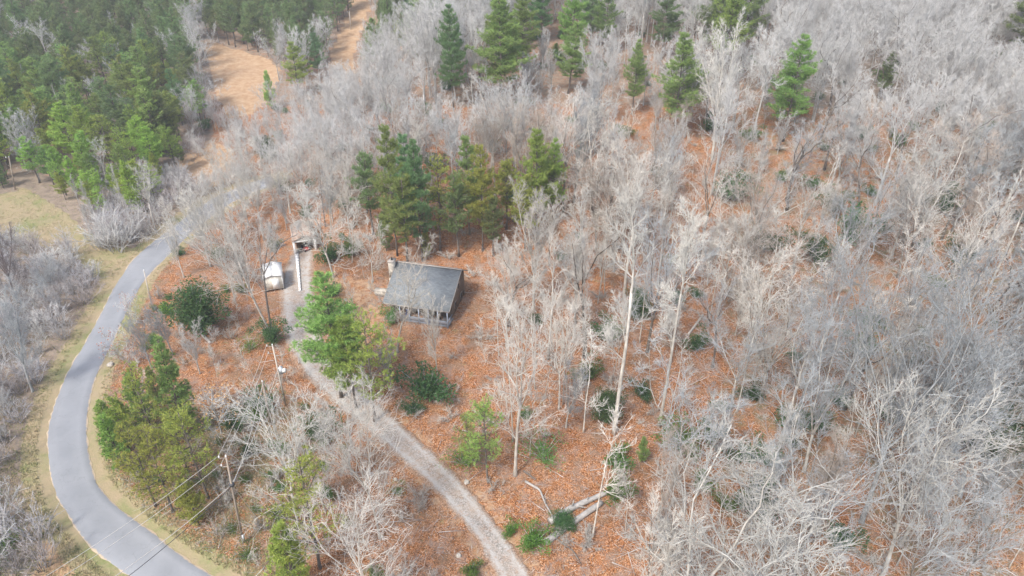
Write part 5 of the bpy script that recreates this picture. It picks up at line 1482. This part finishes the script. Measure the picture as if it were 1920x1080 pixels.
# ------------------------------------------------------------ UTILITY POLES AND WIRES
def top_of(u, v, vt, ut=None):
    b = px(u, v); h = height_for(b, vt)
    # lean so that the top falls at ut
    d = proj(b.x, b.y, b.z + h)[2]
    dx = 0 if ut is None else (ut - float(proj(b.x, b.y, b.z + h)[0])) * float(d) / F
    return b, h, dx
POLES = {}
def pole(key, u, v, ut, vt, label, r=.125, arms=1, mat=None, kind='utility_pole'):
    b, h, dx = top_of(u, v, vt, ut)
    root = empty(kind, tuple(b), label=label, category='utility pole')
    mb = MB(); mb.tube([(0, 0, -.4), (dx * .5, 0, h * .5), (dx, 0, h)], [r, r * .85, r * .7], 10); sh = link('shaft', mb.mesh('shaft', mat or M['pole'], True), root)
    top = Vector((dx, 0, h))
    ins = []
    for k_ in range(arms):
        zz = h - .15 - k_ * 1.1
        mb = MB(); mb.box((dx - .35, 0, zz), (.9, .07, .07)); arm = link('crossarm', mb.mesh('crossarm', M['pole']), root)
        mb = MB(); mb.tube([(dx - .7, 0, zz + .05), (dx - .7, 0, zz + .16), (dx - .7, 0, zz + .3)], [.05, .09, .05], 8); link('insulator', mb.mesh('insulator', M['white']), arm)
        ins.append(Vector((dx - .7, 0, zz + .3)))
    mb = MB(); mb.tube([(dx, 0, h), (dx, 0, h + .12), (dx, 0, h + .25)], [.05, .09, .04], 8); link('insulator', mb.mesh('insulator', M['white']), root)
    POLES[key] = (b, h, dx, [b + i for i in ins], root)
    return root
rp = pole('A', 456, 1018, 424, 857, 'brown utility pole with white insulators beside the road bend', arms=2)
b, h, dx, ins, root = POLES['A']
mb = MB(); mb.box((dx * .72, 0, h * .70), (.42, .36, .30)); link('splice_box', mb.mesh('splice_box', M['wiredark']), root)
mb = MB(); mb.box((dx * .05 + .2, -.1, .9), (.16, .2, .9)); link('meter_box', mb.mesh('meter_box', M['galv']), root)
rp = pole('C', 536, 760, 511, 648, 'grey utility pole with round transformer near the driveway', arms=2, mat=M['polepale'])
b, h, dx, ins, root = POLES['C']
mb = MB(); mb.tube([(dx * .6 + .42, -.1, h * .56), (dx * .6 + .42, -.1, h * .56 + .95)], [.27, .27], 14); tf = link('transformer', mb.mesh('transformer', M['galv'], False), root)
mb = MB(); mb.tube([(dx * .6 + .42, -.1, h * .56 + .95), (dx * .6 + .42, -.1, h * .56 + 1.2)], [.08, .05], 8); link('bushing', mb.mesh('bushing', M['white']), tf)
mb = MB(); mb.box((dx * .6 + .85, -.15, h * .56 + .5), (.45, .4, .5), taper=.8); link('street_lamp_head', mb.mesh('street_lamp_head', M['white']), root)
pole('B', 509, 797, 492, 716, 'short brown pole with dark base downhill of the transformer pole', r=.17, arms=0)
pole('D', 285, 575, 270, 508, 'thin pale pole beside the outer lane above the bend', r=.10, arms=0, mat=M['polepale'])
pole('E', 28, 355, 17, 295, 'brown utility pole before the pine stand', r=.14, arms=1)
pole('F', 658, 55, 655, 22, 'white topped utility pole beside the dirt lane', r=.16, arms=1, mat=M['polepale'])

def wire(p, q, sag, label, mat, r=.022, name='power_line'):
    p, q = Vector(p), Vector(q)
    pts = []
    for i in range(25):
        t = i / 24; c = p.lerp(q, t); c.z -= sag * 4 * t * (1 - t); pts.append(tuple(c))
    mb = MB(); mb.tube(pts, [r] * 25, 5)
    o = link(name, mb.mesh(name, mat)); o['label'] = label; o['category'] = 'cable'; o['group'] = 'overhead lines between the utility poles'
def at(u, v, t):
    a, b, c = ray(u, v); return Vector((a * t, b * t, CAM_H + c * t))
A, Cc, Bp = POLES['A'], POLES['C'], POLES['B']
iA, iC = A[3], Cc[3]
lowA = A[0] + Vector((A[2] * .72, 0, A[1] * .70)); lowC = Cc[0] + Vector((Cc[2] * .7, 0, Cc[1] * .62)); topB = Bp[0] + Vector((Bp[2], 0, Bp[1] * .97))
# next pole of the line stands outside the view, down the road; its height is like the near pole's
nxt = px(150, 1290); nxt.z += A[1] - .3
wire(iC[0], iA[0], .5, 'upper bare wire from transformer pole to near pole', M['wire'])
wire(iC[1], iA[1], .5, 'second bare wire just below the upper one', M['wire'])
wire(lowC, lowA, .6, 'pale cable below the two bare wires', M['wire'], .03)
wire(topB, lowA + Vector((.1, 0, 0)), .7, 'cable from short brown pole to near pole', M['wire'], .03)
wire(iA[0], nxt + Vector((-1.2, 0, .6)), .5, 'outermost bare wire crossing the road below the bend', M['wire'])
wire(iA[1], nxt + Vector((-.2, 0, .3)), .5, 'inner bare wire crossing the road below the bend', M['wire'])
wire(lowA, nxt + Vector((1.6, 0, -1.6)), .6, 'thick pale cable crossing the road below the bend', M['wire'], .03)
wire(lowA + Vector((.1, 0, -.1)), nxt + Vector((2.6, 0, -2.0)), .6, 'dark cable crossing the road nearest the pole', M['wiredark'], .03)
gy = px(492, 985)
wire(lowA, gy, .02, 'thin guy wire staying the near utility pole', M['wire'], .02, 'guy_wire')

# pale stones
for i, (u, v, s, lb) in enumerate([(875, 905, .35, 'pale stone on the driveway bank'), (1135, 870, .4, 'white stone among leaves near the small cone evergreen'), (860, 1043, .3, 'white stone in leaves at the driveway foot'), (742, 900, .25, 'grey stone below the driveway'), (208, 685, .5, 'mossy boulder at the inner road edge')]):
    b = px(u, v); bm = MB()
    lat = np.linspace(0, np.pi, 7); lon = np.linspace(0, 2 * np.pi, 10, endpoint=False)
    V = np.array([[math.sin(a) * math.cos(o), math.sin(a) * math.sin(o), math.cos(a) * .7] for a in lat for o in lon]) * s
    V = V * (1 + .22 * np.sin(V[:, :1] * 9 + i) * np.cos(V[:, 1:2] * 8 + i * 2)) 
    q = [(r_ * 10 + c_, (r_ + 1) * 10 + c_, (r_ + 1) * 10 + (c_ + 1) % 10, r_ * 10 + (c_ + 1) % 10) for r_ in range(6) for c_ in range(10)]
    bm.add(V, q); o = link('stone', bm.mesh('stone', M['stone'], True)); o.location = (b.x, b.y, b.z + s * .3); o['label'] = lb; o['category'] = 'stone'

# ------------------------------------------------------------ HAZE
mb = MB(); mb.box((0, 550, 36), (2700, 1500, 110))
hz = bpy.data.materials.new('haze_air'); hz.use_nodes = True
hn = hz.node_tree; hn.nodes.remove(hn.nodes['Principled BSDF'])
pv = hn.nodes.new('ShaderNodeVolumePrincipled'); pv.inputs['Color'].default_value = rgb(.96, .98, 1.0)
pv.inputs['Density'].default_value = .0003
hn.links.new(pv.outputs[0], hn.nodes['Material Output'].inputs['Volume'])
link('haze', mb.mesh('haze', hz), kind='stuff', label='thin pale winter haze hanging over the whole valley', category='haze')
